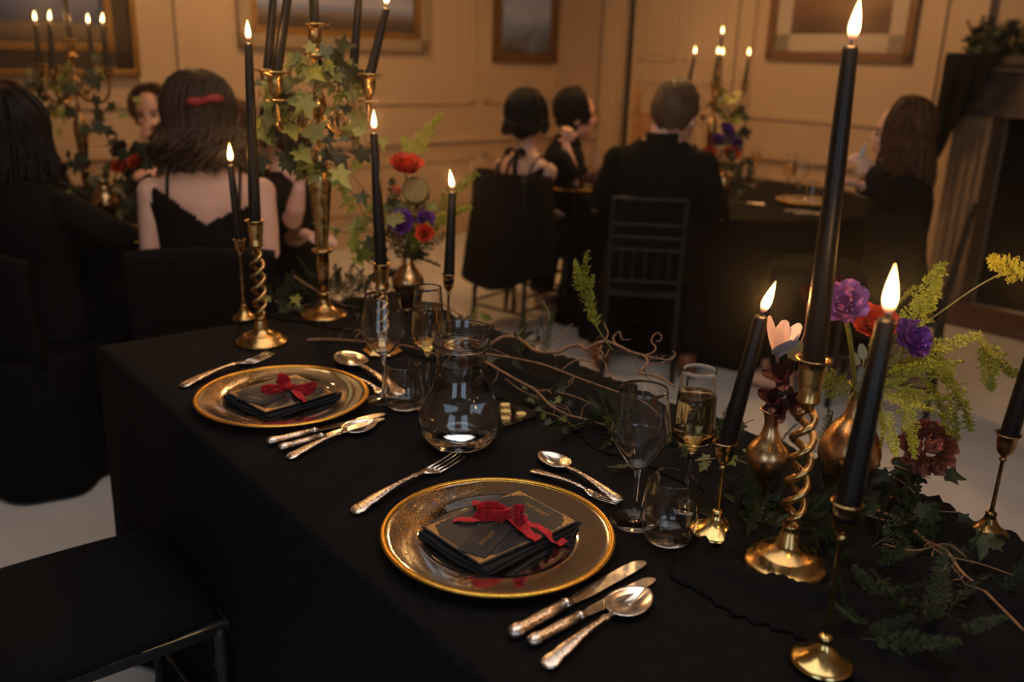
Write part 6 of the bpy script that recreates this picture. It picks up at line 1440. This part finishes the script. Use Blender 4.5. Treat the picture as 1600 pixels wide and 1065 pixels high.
for k, (u, v, y, r, pet, kind, lb) in enumerate([(1144, 243, 4.85, .05, 'red', 'rose', 'red rose in the door side arrangement, toward the amber picture'), (1108, 240, 4.83, .042, 'red', 'rose', 'red rose in the door side arrangement, next to the man'), (1133, 205, 4.9, .05, 'purple', 'carnation', 'violet bloom high in the door side arrangement'), (1122, 222, 4.86, .045, 'purple', 'carnation', 'violet bloom in the middle of the door side arrangement'), (1150, 226, 4.9, .04, 'purple', 'carnation', 'violet bloom at the outer edge of the door side arrangement'), (1158, 203, 4.92, .028, 'wine', 'bud', 'dark bud standing off the door side arrangement'), (1099, 186, 4.88, .035, 'coral', 'bud', 'coral bud hanging in the door side ivy'),
                                           (183, 262, 3.52, .032, 'red', 'rose', 'red rose low in the seascape side arrangement'), (212, 255, 3.5, .034, 'red', 'rose', 'red rose next to the bare backed woman'), (190, 236, 3.55, .045, 'wine', 'carnation', 'wine dark bloom high in the seascape side arrangement'), (100, 268, 3.5, .028, 'wine', 'rose', 'wine dark rose beside the dark haired guest')]):
    p = PY(u, v, y); c = c2 if u > 600 else c3; flower('garden_flower', lb, p, r, (random.uniform(-.4, .4), -.7, .6), kind, pet, Vector((lerp(p.x, c.x, .6), lerp(p.y, c.y, .6), c.z + .02)), seed=70 + k)
tag(MB().lathe(smooth_prof([(.028, 0), (.03, .02), (.042, .06), (.035, .10), (.016, .13), (.02, .15)], 5), 32, cap1=False).build('flower_bowl', M['copper_brass'], None, True, Tr(c2 + Vector((.06, -.13, .002)))), 'small copper vase half hidden in the door side arrangement', 'vase')
tag(MB().lathe(smooth_prof([(.03, 0), (.035, .02), (.05, .06), (.04, .10), (.018, .13), (.024, .15)], 5), 32, cap1=False).build('flower_bowl', M['copper_brass'], None, True, Tr(c3 + Vector((.16, -.20, .002)))), 'small copper vase half hidden in the seascape side arrangement', 'vase')

# mantel decoration
mo = RM @ Vector((fx0 + .35, FY + .02, mz)); rnd = random.Random(9); o = thing('mantel_garland', 'dark evergreen garland lying along the mantel', 'garland', mo)
MB().tube([RM @ Vector((fx0 + x, FY + .03, mz + .02 + .01 * sin(x * 20))) - mo for x in [0.02 + .1 * k for k in range(20)]], .006, 6).build('stem', M['stem'], o)
leaves(o, [RM @ Vector((fx0 + rnd.uniform(.0, 1.1), FY + rnd.uniform(-.04, .1), mz + abs(rnd.gauss(.06, .05)))) for _ in range(190)], (.045, .085), IVYD, rnd, .01)
for k in range(44):
    p = RM @ Vector((fx0 + rnd.uniform(0.02, 0.9), FY + rnd.uniform(-.02, .08), mz + .02)); sprig(o, p, p + Vector((rnd.gauss(0, .06), 0, rnd.uniform(.10, .20))), PLG[k % 2], 'sprig', rnd=rnd)
q = on_back(1597, 75, FY); kp = RM @ Vector((q.x, FY + .02, mz + .004)); o = thing('mantel_candlestick', 'black candlestick on the mantel at the picture edge', 'candlestick', kp)
lathe_part('base', [(.0004, 0), (.05, 0), (.052, .006), (.02, .02), (.010, .04), (.0004, .04)], M['chair_black'], o); lathe_part('stem', [(.009, .038), (.016, .07), (.008, .10), (.015, .14), (.008, .18), (.016, .22), (.022, .235), (.0004, .235)], M['chair_black'], o)
candle('white candle stub in the black mantel candlestick', kp + Vector((0, 0, .234)), kp + Vector((0, 0, .36)), .011, .010, lit=False)
